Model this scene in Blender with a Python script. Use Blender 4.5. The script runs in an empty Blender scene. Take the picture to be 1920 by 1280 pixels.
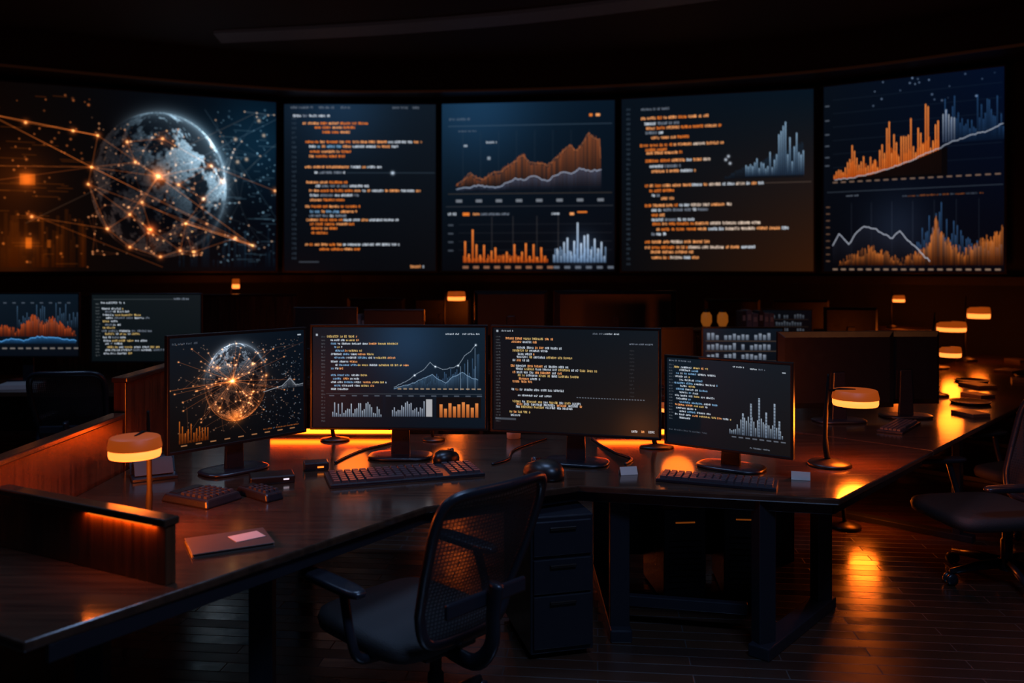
import bpy, math, random
import numpy as np
from mathutils import Vector, Matrix
random.seed(7)
SC = bpy.context.scene
COL = SC.collection
DZ = 0.72

# ------------------------------------------------------------------ materials
def _new(name):
    m = bpy.data.materials.new(name); m.use_nodes = True
    nt = m.node_tree
    return m, nt, nt.nodes["Principled BSDF"]

def mat(name, base, rough=0.5, metal=0.0, emi=None, es=0.0, spec=0.5, noise=0.0, nscale=20, bump=0.0):
    m, nt, p = _new(name)
    p.inputs["Base Color"].default_value = (*base, 1)
    p.inputs["Roughness"].default_value = rough
    p.inputs["Metallic"].default_value = metal
    p.inputs["Specular IOR Level"].default_value = spec
    if emi:
        p.inputs["Emission Color"].default_value = (*emi, 1)
        p.inputs["Emission Strength"].default_value = es
    if noise > 0 or bump > 0:
        tc = nt.nodes.new("ShaderNodeTexCoord")
        nz = nt.nodes.new("ShaderNodeTexNoise"); nz.inputs["Scale"].default_value = nscale
        nz.inputs["Detail"].default_value = 4
        nt.links.new(tc.outputs["Object"], nz.inputs["Vector"])
        if noise > 0:
            mr = nt.nodes.new("ShaderNodeMapRange")
            mr.inputs["To Min"].default_value = max(0.02, rough - noise)
            mr.inputs["To Max"].default_value = min(1, rough + noise)
            nt.links.new(nz.outputs["Fac"], mr.inputs["Value"])
            nt.links.new(mr.outputs["Result"], p.inputs["Roughness"])
        if bump > 0:
            bp = nt.nodes.new("ShaderNodeBump"); bp.inputs["Strength"].default_value = bump
            bp.inputs["Distance"].default_value = 0.01
            nt.links.new(nz.outputs["Fac"], bp.inputs["Height"])
            nt.links.new(bp.outputs["Normal"], p.inputs["Normal"])
    return m

def wood_mat(name, c1, c2, rough, scale=(1, 14, 1), rot=0.0, spec=0.5, bump=0.05):
    m, nt, p = _new(name)
    p.inputs["Specular IOR Level"].default_value = spec
    tc = nt.nodes.new("ShaderNodeTexCoord"); mp = nt.nodes.new("ShaderNodeMapping")
    mp.inputs["Scale"].default_value = scale; mp.inputs["Rotation"].default_value = (0, 0, rot)
    nz = nt.nodes.new("ShaderNodeTexNoise"); nz.inputs["Scale"].default_value = 3; nz.inputs["Detail"].default_value = 6
    cr = nt.nodes.new("ShaderNodeValToRGB")
    cr.color_ramp.elements[0].color = (*c1, 1); cr.color_ramp.elements[0].position = 0.3
    cr.color_ramp.elements[1].color = (*c2, 1); cr.color_ramp.elements[1].position = 0.7
    mr = nt.nodes.new("ShaderNodeMapRange"); mr.inputs["To Min"].default_value = rough - 0.04; mr.inputs["To Max"].default_value = rough + 0.08
    nt.links.new(tc.outputs["Object"], mp.inputs["Vector"]); nt.links.new(mp.outputs["Vector"], nz.inputs["Vector"])
    nt.links.new(nz.outputs["Fac"], cr.inputs["Fac"]); nt.links.new(cr.outputs["Color"], p.inputs["Base Color"])
    nt.links.new(nz.outputs["Fac"], mr.inputs["Value"]); nt.links.new(mr.outputs["Result"], p.inputs["Roughness"])
    bp = nt.nodes.new("ShaderNodeBump"); bp.inputs["Strength"].default_value = bump; bp.inputs["Distance"].default_value = 0.004
    nt.links.new(nz.outputs["Fac"], bp.inputs["Height"]); nt.links.new(bp.outputs["Normal"], p.inputs["Normal"])
    return m

def floor_mat():
    m, nt, p = _new("floor_planks")
    p.inputs["Specular IOR Level"].default_value = 1.0
    tc = nt.nodes.new("ShaderNodeTexCoord")
    mp = nt.nodes.new("ShaderNodeMapping"); mp.inputs["Rotation"].default_value = (0, 0, 0.10)
    br = nt.nodes.new("ShaderNodeTexBrick")
    br.inputs["Scale"].default_value = 1.0; br.inputs["Brick Width"].default_value = 0.8; br.inputs["Row Height"].default_value = 0.085
    br.inputs["Mortar Size"].default_value = 0.003; br.inputs["Mortar Smooth"].default_value = 0.3
    br.inputs["Color1"].default_value = (0.040, 0.018, 0.010, 1); br.inputs["Color2"].default_value = (0.018, 0.009, 0.006, 1)
    br.inputs["Mortar"].default_value = (0.004, 0.002, 0.0015, 1)
    br2 = nt.nodes.new("ShaderNodeTexBrick")
    br2.inputs["Scale"].default_value = 1.0; br2.inputs["Brick Width"].default_value = 0.8; br2.inputs["Row Height"].default_value = 0.085
    br2.inputs["Mortar Size"].default_value = 0.003
    br2.inputs["Color1"].default_value = (0.10, 0.10, 0.10, 1); br2.inputs["Color2"].default_value = (0.26, 0.26, 0.26, 1); br2.inputs["Mortar"].default_value = (.6, .6, .6, 1)
    nz = nt.nodes.new("ShaderNodeTexNoise"); nz.inputs["Scale"].default_value = 9; nz.inputs["Detail"].default_value = 5
    mr = nt.nodes.new("ShaderNodeMath"); mr.operation = 'MULTIPLY_ADD'; mr.inputs[1].default_value = 0.12
    bp = nt.nodes.new("ShaderNodeBump"); bp.inputs["Strength"].default_value = 0.5; bp.inputs["Distance"].default_value = 0.004; bp.invert = True
    bp2 = nt.nodes.new("ShaderNodeBump"); bp2.inputs["Strength"].default_value = 0.25; bp2.inputs["Distance"].default_value = 0.006
    L = nt.links.new
    L(tc.outputs["Object"], mp.inputs["Vector"]); L(mp.outputs["Vector"], br.inputs["Vector"]); L(mp.outputs["Vector"], br2.inputs["Vector"])
    L(mp.outputs["Vector"], nz.inputs["Vector"])
    L(br.outputs["Color"], p.inputs["Base Color"]); L(nz.outputs["Fac"], mr.inputs[0]); L(br2.outputs["Color"], mr.inputs[2]); L(mr.outputs[0], p.inputs["Roughness"])
    L(br.outputs["Fac"], bp.inputs["Height"]); L(bp.outputs["Normal"], bp2.inputs["Normal"]); L(nz.outputs["Fac"], bp2.inputs["Height"]); L(bp2.outputs["Normal"], p.inputs["Normal"])
    return m

def mesh_fabric():
    m, nt, p = _new("chair_mesh_fabric")
    p.inputs["Base Color"].default_value = (0.013, 0.013, 0.015, 1); p.inputs["Roughness"].default_value = 0.42
    tr = nt.nodes.new("ShaderNodeBsdfTransparent"); mx = nt.nodes.new("ShaderNodeMixShader")
    tc = nt.nodes.new("ShaderNodeTexCoord")
    w = nt.nodes.new("ShaderNodeTexWave"); w.bands_direction = 'Z'; w.inputs["Scale"].default_value = 22
    w2 = nt.nodes.new("ShaderNodeTexWave"); w2.bands_direction = 'X'; w2.inputs["Scale"].default_value = 22
    mu = nt.nodes.new("ShaderNodeMath"); mu.operation = 'MULTIPLY'
    mr = nt.nodes.new("ShaderNodeMapRange"); mr.inputs["To Min"].default_value = 0.95; mr.inputs["To Max"].default_value = 0.5
    out = nt.nodes["Material Output"]
    L = nt.links.new
    L(tc.outputs["Object"], w.inputs["Vector"]); L(tc.outputs["Object"], w2.inputs["Vector"])
    L(w.outputs["Fac"], mu.inputs[0]); L(w2.outputs["Fac"], mu.inputs[1]); L(mu.outputs[0], mr.inputs["Value"])
    L(mr.outputs["Result"], mx.inputs["Fac"])
    L(tr.outputs[0], mx.inputs[1]); L(p.outputs[0], mx.inputs[2]); L(mx.outputs[0], out.inputs["Surface"])
    return m

def screen_mat():
    m, nt, p = _new("lit_display")
    p.inputs["Base Color"].default_value = (0.001, 0.001, 0.0015, 1); p.inputs["Roughness"].default_value = 0.4
    p.inputs["Specular IOR Level"].default_value = 0.1
    at = nt.nodes.new("ShaderNodeAttribute"); at.attribute_name = "col"
    nt.links.new(at.outputs["Color"], p.inputs["Emission Color"]); p.inputs["Emission Strength"].default_value = 1.0
    m.cycles.emission_sampling = 'NONE'
    return m

M_DESK = wood_mat("dark_desk_laminate", (0.024, 0.012, 0.008), (0.052, 0.024, 0.013), 0.14, spec=1.0)
M_WOOD = wood_mat("dark_partition_wood", (0.026, 0.010, 0.005), (0.080, 0.028, 0.011), 0.22, (14, 14, .6), spec=0.8)
M_BLK = mat("black_plastic", (0.012, 0.012, 0.016), 0.30, noise=0.08, nscale=60)
M_BLK2 = mat("satin_black_housing", (0.007, 0.006, 0.006), 0.36, noise=0.05)
M_KEY = mat("keycap_plastic", (0.035, 0.035, 0.042), 0.36, noise=0.05, nscale=80)
M_MET = mat("dark_powder_metal", (0.014, 0.015, 0.020), 0.34, 0.3, noise=0.08)
M_FAB = mat("dark_seat_fabric", (0.018, 0.015, 0.014), 0.6, bump=0.4, nscale=300)
M_MESH = mesh_fabric()
M_PAPER = mat("paper", (0.42, 0.38, 0.34), 0.7, noise=0.05)
M_PAPER2 = mat("grey_cover", (0.06, 0.042, 0.032), 0.45, noise=0.05)
M_WALL = mat("dark_wall_paint", (0.006, 0.006, 0.008), 0.7, bump=0.1, nscale=40)
M_CEIL = mat("dark_ceiling_paint", (0.010, 0.009, 0.011), 0.75, bump=0.1, nscale=40)
M_SOF = mat("dark_soffit", (0.012, 0.010, 0.010), 0.5, noise=0.05)
M_EDGE_GLOW = mat("edge_trim_painted_glow", (0.05, 0.03, 0.02), 0.4, emi=(1.0, 0.32, 0.12), es=0.006, noise=0.05)  # emission puts warm orange light into the soffit edge, which is no lamp
M_COVE = mat("dim_cove_strip", (0.02, 0.018, 0.02), 0.6, emi=(0.14, 0.10, 0.12), es=0.03, noise=0.05)
M_SCREEN = screen_mat()
M_SHADE = mat("amber_shade", (0.2, 0.05, 0.008), 0.5, emi=(1.0, 0.15, 0.01), es=0.26, noise=0.05)
M_GLOW = mat("lamp_diffuser_glow", (0.8, 0.3, 0.08), 0.5, emi=(1.0, 0.225, 0.035), es=2.4, noise=0.02)
M_BAR = mat("orange_light_bar_glow", (0.8, 0.3, 0.08), 0.5, emi=(1.0, 0.17, 0.010), es=1.0, noise=0.02)
M_YGLOW = mat("lantern_glow", (0.3, 0.10, 0.02), 0.5, emi=(1.0, 0.28, 0.03), es=0.16, noise=0.02)
M_LEDO = mat("orange_led", (0.3, 0.1, 0.03), 0.4, emi=(1.0, 0.22, 0.02), es=1.4, noise=0.02)
M_LEDD = mat("dim_orange_led", (0.1, 0.04, 0.01), 0.4, emi=(1.0, 0.22, 0.02), es=0.12, noise=0.02)
M_LEDW = mat("white_led", (0.8, 0.8, 0.8), 0.4, emi=(0.8, 0.85, 1.0), es=0.9, noise=0.02)
M_FLOOR = floor_mat()
M_BINDW = mat("pale_binder", (0.16, 0.17, 0.20), 0.5, noise=0.05)
M_BINDD = mat("dark_binder", (0.03, 0.03, 0.04), 0.5, noise=0.05)
M_BRONZE = mat("dark_bronze_metal", (0.010, 0.006, 0.004), 0.38, 0.2, noise=0.06)
M_STEM = mat("matte_black_stem", (0.004, 0.003, 0.0025), 0.7, 0.0, spec=0.15, noise=0.06)

# ------------------------------------------------------------------ mesh builder
def catmull(pts, n=6, closed=False):
    P = [Vector(p) for p in pts]; out = []
    N = len(P); segs = N if closed else N - 1
    for i in range(segs):
        if closed: p0, p1, p2, p3 = P[(i-1) % N], P[i], P[(i+1) % N], P[(i+2) % N]
        else: p0, p1, p2, p3 = P[max(i-1, 0)], P[i], P[i+1], P[min(i+2, N-1)]
        for k in range(n):
            t = k / n
            out.append(0.5*((2*p1)+(-p0+p2)*t+(2*p0-5*p1+4*p2-p3)*t*t+(-p0+3*p1-3*p2+p3)*t**3))
    if not closed: out.append(P[-1])
    return out

class B:
    def __init__(s): s.v = []; s.f = []; s.s = []
    def add(s, vs, fs, smooth=False, M=None):
        o = len(s.v)
        for p in vs: s.v.append(tuple(M @ Vector(p)) if M is not None else tuple(p))
        for f in fs: s.f.append([i+o for i in f]); s.s.append(smooth)
        return s
    def box(s, c, d, rz=0.0, rx=0.0, ry=0.0, taper=1.0):
        x, y, z = d[0]/2, d[1]/2, d[2]/2
        vs = [(-x, -y, -z), (x, -y, -z), (x, y, -z), (-x, y, -z)]
        vs += [(a*taper, b*taper, z) for a, b, _ in vs]
        M = Matrix.Translation(c) @ Matrix.Rotation(rz, 4, 'Z') @ Matrix.Rotation(ry, 4, 'Y') @ Matrix.Rotation(rx, 4, 'X')
        return s.add(vs, [(3, 2, 1, 0), (4, 5, 6, 7), (0, 1, 5, 4), (1, 2, 6, 5), (2, 3, 7, 6), (3, 0, 4, 7)], False, M)
    def prism(s, poly, z0, z1):
        n = len(poly)
        a = sum(poly[i][0]*poly[(i+1) % n][1]-poly[(i+1) % n][0]*poly[i][1] for i in range(n))
        if a < 0: poly = poly[::-1]
        vs = [(x, y, z0) for x, y in poly] + [(x, y, z1) for x, y in poly]
        fs = [list(range(n))[::-1], list(range(n, 2*n))] + [(i, (i+1) % n, n+(i+1) % n, n+i) for i in range(n)]
        return s.add(vs, fs)
    def lathe(s, prof, n=28, c=(0, 0, 0), M=None):
        vs = []; fs = []
        for r, z in prof:
            for k in range(n):
                a = 2*math.pi*k/n; vs.append((r*math.cos(a), r*math.sin(a), z))
        for i in range(len(prof)-1):
            for k in range(n):
                k2 = (k+1) % n; fs.append((i*n+k, i*n+k2, (i+1)*n+k2, (i+1)*n+k))
        T = Matrix.Translation(c) if M is None else Matrix.Translation(c) @ M
        s.add(vs, fs, True, T)
        s.add([vs[k] for k in range(n)], [list(range(n))[::-1]], False, T)
        s.add([vs[(len(prof)-1)*n+k] for k in range(n)], [list(range(n))], False, T)
        return s
    def tube(s, pts, r, n=10, closed=False, flat=1.0):
        P = [Vector(p) for p in pts]; N = len(P); vs = []; fs = []
        up = None
        for i, p in enumerate(P):
            if closed: t = (P[(i+1) % N]-P[i-1]).normalized()
            else: t = (P[min(i+1, N-1)]-P[max(i-1, 0)]).normalized()
            if up is None:
                up = Vector((0, 1, 0)) if abs(t.y) < 0.9 else Vector((1, 0, 0))
            up = (up - t*up.dot(t)).normalized(); b = t.cross(up)
            rr = r[i] if isinstance(r, (list, tuple)) else r
            for k in range(n):
                a = 2*math.pi*k/n; vs.append(p + up*math.cos(a)*rr*flat + b*math.sin(a)*rr)
        for i in range(N if closed else N-1):
            j = (i+1) % N
            for k in range(n):
                k2 = (k+1) % n; fs.append((i*n+k, i*n+k2, j*n+k2, j*n+k))
        if not closed: fs += [list(range(n))[::-1], [(N-1)*n+k for k in range(n)]]
        return s.add(vs, fs, True)
    def cushion(s, c, w, d, h, e=4.0, n=36):
        rings = [(0.90, -h/2), (0.98, -h*0.35), (1.0, 0), (0.97, h*0.32), (0.88, h*0.46), (0.6, h*0.5), (0.02, h*0.46)]
        vs = []; fs = []
        for q, z in rings:
            for k in range(n):
                a = 2*math.pi*k/n; ca, sa = math.cos(a), math.sin(a)
                x = abs(ca)**(2/e)*math.copysign(1, ca)*w/2*q; y = abs(sa)**(2/e)*math.copysign(1, sa)*d/2*q
                vs.append((x+c[0], y+c[1], z+c[2]))
        for i in range(len(rings)-1):
            for k in range(n):
                k2 = (k+1) % n; fs.append((i*n+k, i*n+k2, (i+1)*n+k2, (i+1)*n+k))
        fs.append(list(range(n))[::-1])
        fs.append([(len(rings)-1)*n+k for k in range(n)])
        return s.add(vs, fs, True)
    def obj(s, name, m, parent=None, bevel=0.0, loc=(0, 0, 0), rz=0.0):
        me = bpy.data.meshes.new(name); me.from_pydata(s.v, [], s.f)
        me.polygons.foreach_set("use_smooth", s.s); me.materials.append(m); me.update()
        o = bpy.data.objects.new(name, me); COL.objects.link(o)
        o.location = loc; o.rotation_euler = (0, 0, rz)
        if parent: o.parent = parent
        if bevel:
            b = o.modifiers.new("bevel", 'BEVEL'); b.width = bevel; b.segments = 2; b.limit_method = 'ANGLE'; b.angle_limit = 0.7
        return o

def root(name, label, cat, loc=(0, 0, 0), rz=0.0, group=None):
    o = bpy.data.objects.new(name, None); o.empty_display_size = 0.05
    COL.objects.link(o); o.location = loc; o.rotation_euler = (0, 0, rz)
    o["label"] = label; o["category"] = cat
    if group: o["group"] = group
    return o
def tag(o, label, cat, group=None):
    o["label"] = label; o["category"] = cat
    if group: o["group"] = group
    return o
def structure(o, label=None):
    o["kind"] = "structure"
    if label: o["label"] = label
    return o
def dup(o, parent=None):
    c = o.copy(); COL.objects.link(c)
    if parent: c.parent = parent
    for ch in o.children: dup(ch, c)
    return c
def dup_at(o, loc, rz=0.0, label=None, scale=None):
    c = dup(o); c.location = loc; c.rotation_euler = (0, 0, rz)
    if label: c["label"] = label
    if scale: c.scale = scale if isinstance(scale, tuple) else (scale,)*3
    return c

# ------------------------------------------------------------------ display painting (procedural vertex colour grid)
class Cv:
    def __init__(s, x0, y0, x1, y1, k, tl, tr, bl, br, seed=1, dim=1.0):
        s.x0, s.y0, s.x1, s.y1, s.k = x0, y0, x1, y1, k
        s.nx = int((x1-x0)*k)+1; s.ny = int((y1-y0)*k)+1
        xs = np.linspace(x0, x1, s.nx); ys = np.linspace(y0, y1, s.ny)
        s.X, s.Y = np.meshgrid(xs, ys)
        u = ((s.X-x0)/(x1-x0))[..., None]; v = ((s.Y-y0)/(y1-y0))[..., None]
        tl, tr, bl, br = map(lambda c: np.array(c, float)*dim, (tl, tr, bl, br))
        s.im = (tl*(1-u)+tr*u)*(1-v)+(bl*(1-u)+br*u)*v
        s.rng = np.random.RandomState(seed)
    def win(s, xa, ya, xb, yb):
        i0 = max(0, int((ya-s.y0)*s.k)-1); i1 = min(s.ny, int((yb-s.y0)*s.k)+3)
        j0 = max(0, int((xa-s.x0)*s.k)-1); j1 = min(s.nx, int((xb-s.x0)*s.k)+3)
        return (slice(i0, max(i0, i1)), slice(j0, max(j0, j1)))
    def blend(s, w, a, c, add=False):
        c = np.array(c, float)
        if add: s.im[w] += a[..., None]*c
        else: s.im[w] = s.im[w]*(1-a[..., None])+a[..., None]*c
    def rect(s, xa, ya, xb, yb, c, a=1.0, add=False):
        w = s.win(xa, ya, xb, yb); X, Y = s.X[w], s.Y[w]
        cov = np.clip((X-xa)*s.k+.5, 0, 1)*np.clip((xb-X)*s.k+.5, 0, 1)*np.clip((Y-ya)*s.k+.5, 0, 1)*np.clip((yb-Y)*s.k+.5, 0, 1)
        s.blend(w, cov*a, c, add)
    def grad(s, xa, ya, xb, yb, ct, cb, a=1.0):
        w = s.win(xa, ya, xb, yb); X, Y = s.X[w], s.Y[w]
        cov = np.clip((X-xa)*s.k+.5, 0, 1)*np.clip((xb-X)*s.k+.5, 0, 1)*np.clip((Y-ya)*s.k+.5, 0, 1)*np.clip((yb-Y)*s.k+.5, 0, 1)*a
        t = np.clip((Y-ya)/max(1e-3, yb-ya), 0, 1)[..., None]
        c = np.array(ct, float)*(1-t)+np.array(cb, float)*t
        s.im[w] = s.im[w]*(1-cov[..., None])+cov[..., None]*c
    def line(s, p, q, wd, c, a=1.0, add=True):
        xa, xb = sorted((p[0], q[0])); ya, yb = sorted((p[1], q[1]))
        w = s.win(xa-wd, ya-wd, xb+wd, yb+wd); X, Y = s.X[w], s.Y[w]
        dx, dy = q[0]-p[0], q[1]-p[1]; L = dx*dx+dy*dy+1e-9
        t = np.clip(((X-p[0])*dx+(Y-p[1])*dy)/L, 0, 1)
        d = np.hypot(X-p[0]-t*dx, Y-p[1]-t*dy)
        cov = np.clip((wd/2-d)*s.k+.5, 0, 1)
        s.blend(w, cov*a, c, add)
    def poly(s, pts, wd, c, a=1.0, add=False, jag=0.0):
        if jag:
            q = [pts[0]]
            for i in range(len(pts)-1):
                (xa, ya), (xb, yb) = pts[i], pts[i+1]; n = max(1, int(abs(xb-xa)/4))
                for k in range(1, n+1):
                    t = k/n; q.append((xa+(xb-xa)*t, ya+(yb-ya)*t+(s.rng.uniform(-jag, jag) if k < n else 0)))
            pts = q
        for i in range(len(pts)-1): s.line(pts[i], pts[i+1], wd, c, a, add)
    def glow(s, x, y, r, c, a=1.0):
        w = s.win(x-3*r, y-3*r, x+3*r, y+3*r); X, Y = s.X[w], s.Y[w]
        s.blend(w, a*np.exp(-((X-x)**2+(Y-y)**2)/(r*r)), c, True)
    def node(s, x, y, r, c): s.glow(x, y, r*2.8, c, .4); s.glow(x, y, r, (255, 180, 110), .9)
    def area(s, pts, yb, ct, cb, a=1.0, jag=0.0, streak=0.0):
        xs = [p[0] for p in pts]; ys = [p[1] for p in pts]
        w = s.win(xs[0], min(ys)-jag, xs[-1], yb); X, Y = s.X[w], s.Y[w]
        top = np.interp(X[0], xs, ys); m_ = max(1, int(round(2*s.k)))
        rp = lambda: np.repeat(s.rng.rand(len(top)//m_+1), m_)[:len(top)]
        if jag: top = top + (rp()*2-1)*jag
        m = np.clip((Y-top)*s.k+.5, 0, 1)*(Y < yb)*(X >= xs[0])*(X <= xs[-1])*1.0
        if streak: m = m*(1-streak*rp())
        t = np.clip((Y-top)/np.maximum(1, yb-top), 0, 1)[..., None]
        c = np.array(ct, float)*(1-t)+np.array(cb, float)*t
        s.im[w] = s.im[w]*(1-(m*a)[..., None])+(m*a)[..., None]*c
    def text(s, x, y, xe, h, cols, a=0.9, cw=None):
        """unreadable code-like marks; every word keeps one colour"""
        cw = cw or h*0.68
        while x < xe-cw:
            n = int(s.rng.randint(2, 9)); c = np.array(cols[s.rng.randint(len(cols))], float)
            for _ in range(n):
                if x > xe-cw: break
                i = int(round((y-h/2-s.y0)*s.k)); j = int(round((x-s.x0)*s.k))
                hh = max(2, int(round(h*s.k))); ww = max(2, int(round(cw*s.k))-1)
                g = (s.rng.rand(hh, ww) < 0.68)*1.0
                if s.rng.rand() < .5: g[0, :] *= 0.2
                g = np.maximum(g, 0.25)*a
                if i >= 0 and j >= 0 and i+hh < s.ny and j+ww < s.nx:
                    s.im[i:i+hh, j:j+ww] = s.im[i:i+hh, j:j+ww]*(1-g[..., None])+g[..., None]*c
                x += cw
            x += cw*0.9
    def gutter(s, x, y0, y1, step, c=(70, 85, 100)):
        y = y0
        while y < y1:
            s.text(x, y, x+9, step*.45, [c], .6); y += step
    def noise(s, X, Y, sc, seed):
        r = np.random.RandomState(seed); G = r.rand(64, 64)
        u = X/sc; v = Y/sc; iu = np.floor(u).astype(int); iv = np.floor(v).astype(int)
        fu = u-iu; fv = v-iv; fu = fu*fu*(3-2*fu); fv = fv*fv*(3-2*fv)
        g = lambda a, b: G[b % 64, a % 64]
        return (g(iu, iv)*(1-fu)+g(iu+1, iv)*fu)*(1-fv)+(g(iu, iv+1)*(1-fu)+g(iu+1, iv+1)*fu)*fv
    def globe(s, cx, cy, rx, ry, lx=.62, ly=.62, lz=.25, amt=1.0, cool=(150, 200, 230), warm=(200, 90, 30), wa=.3, fill=.22):
        w = s.win(cx-rx*1.3, cy-ry*1.3, cx+rx*1.3, cy+ry*1.3); X, Y = s.X[w], s.Y[w]
        nx = (X-cx)/rx; ny = (cy-Y)/ry; r = np.hypot(nx, ny); ins = (r < 1)
        nz = np.sqrt(np.clip(1-r*r, 0, 1)); L = nx*lx+ny*ly+nz*lz
        lon = np.arctan2(nx, nz+1e-3)*3+5; lat = np.arcsin(np.clip(ny, -1, 1))*3+5
        n = .45*s.noise(lon, lat, 1.0, 3)+.3*s.noise(lon, lat, .45, 5)+.25*s.noise(lon, lat, .14, 9)
        land = np.clip((n-.46)*9, 0, 1)
        fine = s.rng.rand(*X.shape)
        dark = np.array((7, 11, 17.))
        s.im[w] = np.where(ins[..., None], s.im[w]*.3+dark*.7, s.im[w])
        lit = np.clip(L, 0, 1)**2.0
        c = (lit*(fill+.95*land*(.35+.65*fine)) + .12*land*fine + (1-nz)**4*np.clip(L+.05, 0, 1.3)*.8)*amt
        s.im[w] += np.where(ins, c, 0)[..., None]*np.array(cool, float)
        s.im[w] += np.where(ins, np.clip(-L+.3, 0, 1)*wa*(land*.6*fine+.10+(1-nz)**3*.5), 0)[..., None]*np.array(warm, float)
        out = np.exp(-np.clip(r-1, 0, 9)*16)*np.clip(nx*lx+ny*ly+.1, 0, 1)*.42*amt
        s.im[w] += np.where(ins, 0, out)[..., None]*np.array(cool, float)
    def bars(s, xa, xb, step, base, hf, ct, cb, fill=.6):
        x = xa
        while x < xb:
            h = hf((x-xa)/(xb-xa), s.rng)
            if h > 0.5: s.grad(x, base-h, x+step*fill, base, ct, cb)
            x += step
    def stars(s, n, xa, ya, xb, yb, c, r=1.2, a=.8):
        for _ in range(n):
            s.glow(s.rng.uniform(xa, xb), s.rng.uniform(ya, yb), r*s.rng.uniform(.6, 1.4), c, a*s.rng.uniform(.3, 1))
    def web(s, n, xa, ya, xb, yb, c, a, dist):
        P = [(s.rng.uniform(xa, xb), s.rng.uniform(ya, yb)) for _ in range(n)]
        for i, p in enumerate(P):
            for q in P[i+1:]:
                if math.hypot(p[0]-q[0], p[1]-q[1]) < dist: s.line(p, q, .7, c, a)
            s.glow(p[0], p[1], 1.6, (255, 170, 110), .7)
    def ticks(s, xa, xb, step, y, w, h, c, a=.8):
        x = xa
        while x < xb: s.rect(x, y-h/2, x+w, y+h/2, c, a); x += step

OR = (228, 120, 48); OR2 = (245, 160, 98); WH = (200, 210, 222); BL = (120, 165, 205); YL = (215, 180, 110); GY = (115, 124, 138)
KW = 1.15

def paint_globe_wall():
    c = Cv(-10, 165, 522, 508, KW, (18, 12, 10), (9, 20, 30), (26, 14, 8), (9, 14, 20), 3)
    c.glow(50, 340, 55, (100, 40, 8), .38); c.glow(480, 250, 90, (12, 32, 44), .7); c.glow(40, 470, 60, (100, 40, 8), .35)
    for _ in range(70):
        x = c.rng.uniform(0, 160); h = c.rng.uniform(15, 110)
        c.grad(x, 500-h, x+c.rng.uniform(2, 7), 500, (90, 42, 14), (60, 25, 6), .3)
    for _ in range(50):
        x = c.rng.uniform(330, 520); h = c.rng.uniform(10, 90)
        c.grad(x, 500-h, x+3, 500, (36, 60, 78), (12, 22, 30), .3)
    for _ in range(36):
        y = c.rng.uniform(180, 495); x = c.rng.uniform(-10, 120); c.rect(x, y, x+c.rng.uniform(10, 60), y+1.2, (160, 75, 22), .35)
    for _ in range(36):
        y = c.rng.uniform(190, 495); x = c.rng.uniform(410, 500); c.rect(x, y, x+c.rng.uniform(8, 50), y+1.5, (95, 130, 150), .35)
    c.globe(296, 342, 126, 140, lx=.66, ly=.55, lz=.32, amt=1.5, fill=.15, cool=(158, 190, 208))
    N = [(0, 225), (60, 237), (140, 247), (183, 253), (172, 313), (166, 345), (200, 428), (240, 462), (278, 428), (333, 468), (292, 325), (344, 415),
         (240, 400), (262, 376), (330, 340), (378, 366), (250, 300), (440, 442), (475, 457), (392, 300), (520, 345), (235, 262), (300, 252), (360, 470), (70, 408), (0, 318), (296, 480), (414, 330)]
    E = [(0, 1), (1, 2), (2, 3), (3, 10), (3, 4), (4, 5), (5, 6), (6, 7), (7, 8), (8, 9), (8, 12), (12, 10), (10, 14), (14, 15), (15, 11), (11, 17), (17, 18), (10, 4), (4, 16), (16, 10),
         (16, 21), (21, 22), (22, 19), (19, 14), (19, 20), (12, 5), (13, 10), (13, 11), (6, 12), (7, 26), (26, 9), (9, 11), (24, 6), (25, 4), (10, 19), (13, 8), (0, 4), (5, 18), (4, 18), (15, 27), (27, 19), (9, 23), (23, 17)]
    for a, b in E: c.line(N[a], N[b], .9, (200, 95, 35), .55)
    c.line((0, 225), (183, 253), 1.5, (215, 105, 40), .7); c.line((5, 345), (172, 313), .8, (180, 80, 30), .5)
    c.line((292, 325), (475, 457), 1.2, (215, 105, 40), .55); c.line((344, 415), (475, 457), 1.4, (235, 120, 50), .7)
    c.web(80, 165, 230, 400, 480, (170, 80, 35), .28, 42); c.web(26, 400, 180, 520, 480, (110, 110, 110), .25, 60)
    c.line((-10, 222), (470, 460), .9, (200, 95, 35), .5); c.line((60, 420), (480, 190), .9, (120, 90, 70), .4); c.line((300, 325), (522, 200), .9, (100, 110, 120), .4)
    c.line((344, 415), (522, 250), .9, (100, 90, 80), .4); c.line((60, 400), (300, 500), .9, (180, 80, 25), .5); c.line((380, 190), (522, 400), .8, (90, 110, 120), .35)
    for i, (x, y) in enumerate(N): c.node(x, y, 2.4 if i != 10 else 4, (255, 110, 35))
    c.glow(292, 325, 20, (255, 110, 35), .45); c.glow(278, 428, 12, (255, 100, 35), .5)
    c.stars(180, 170, 220, 420, 480, (255, 170, 110), 1.0); c.stars(120, 400, 180, 520, 500, (150, 190, 210), 1.3); c.stars(70, 0, 170, 170, 500, (240, 120, 50), 1.6)
    c.rect(50, 330, 76, 350, (240, 110, 30), .4); c.glow(62, 340, 14, (230, 95, 25), .6)
    c.rect(60, 446, 70, 466, (230, 105, 25), .5); c.glow(65, 456, 12, (200, 85, 20), .4); c.rect(96, 450, 102, 464, (210, 95, 25), .5)
    for x, y in [(444, 290), (462, 284), (497, 234), (440, 245), (487, 205)]: c.glow(x, y, 3.5, (190, 140, 100), .9)
    return c

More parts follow.
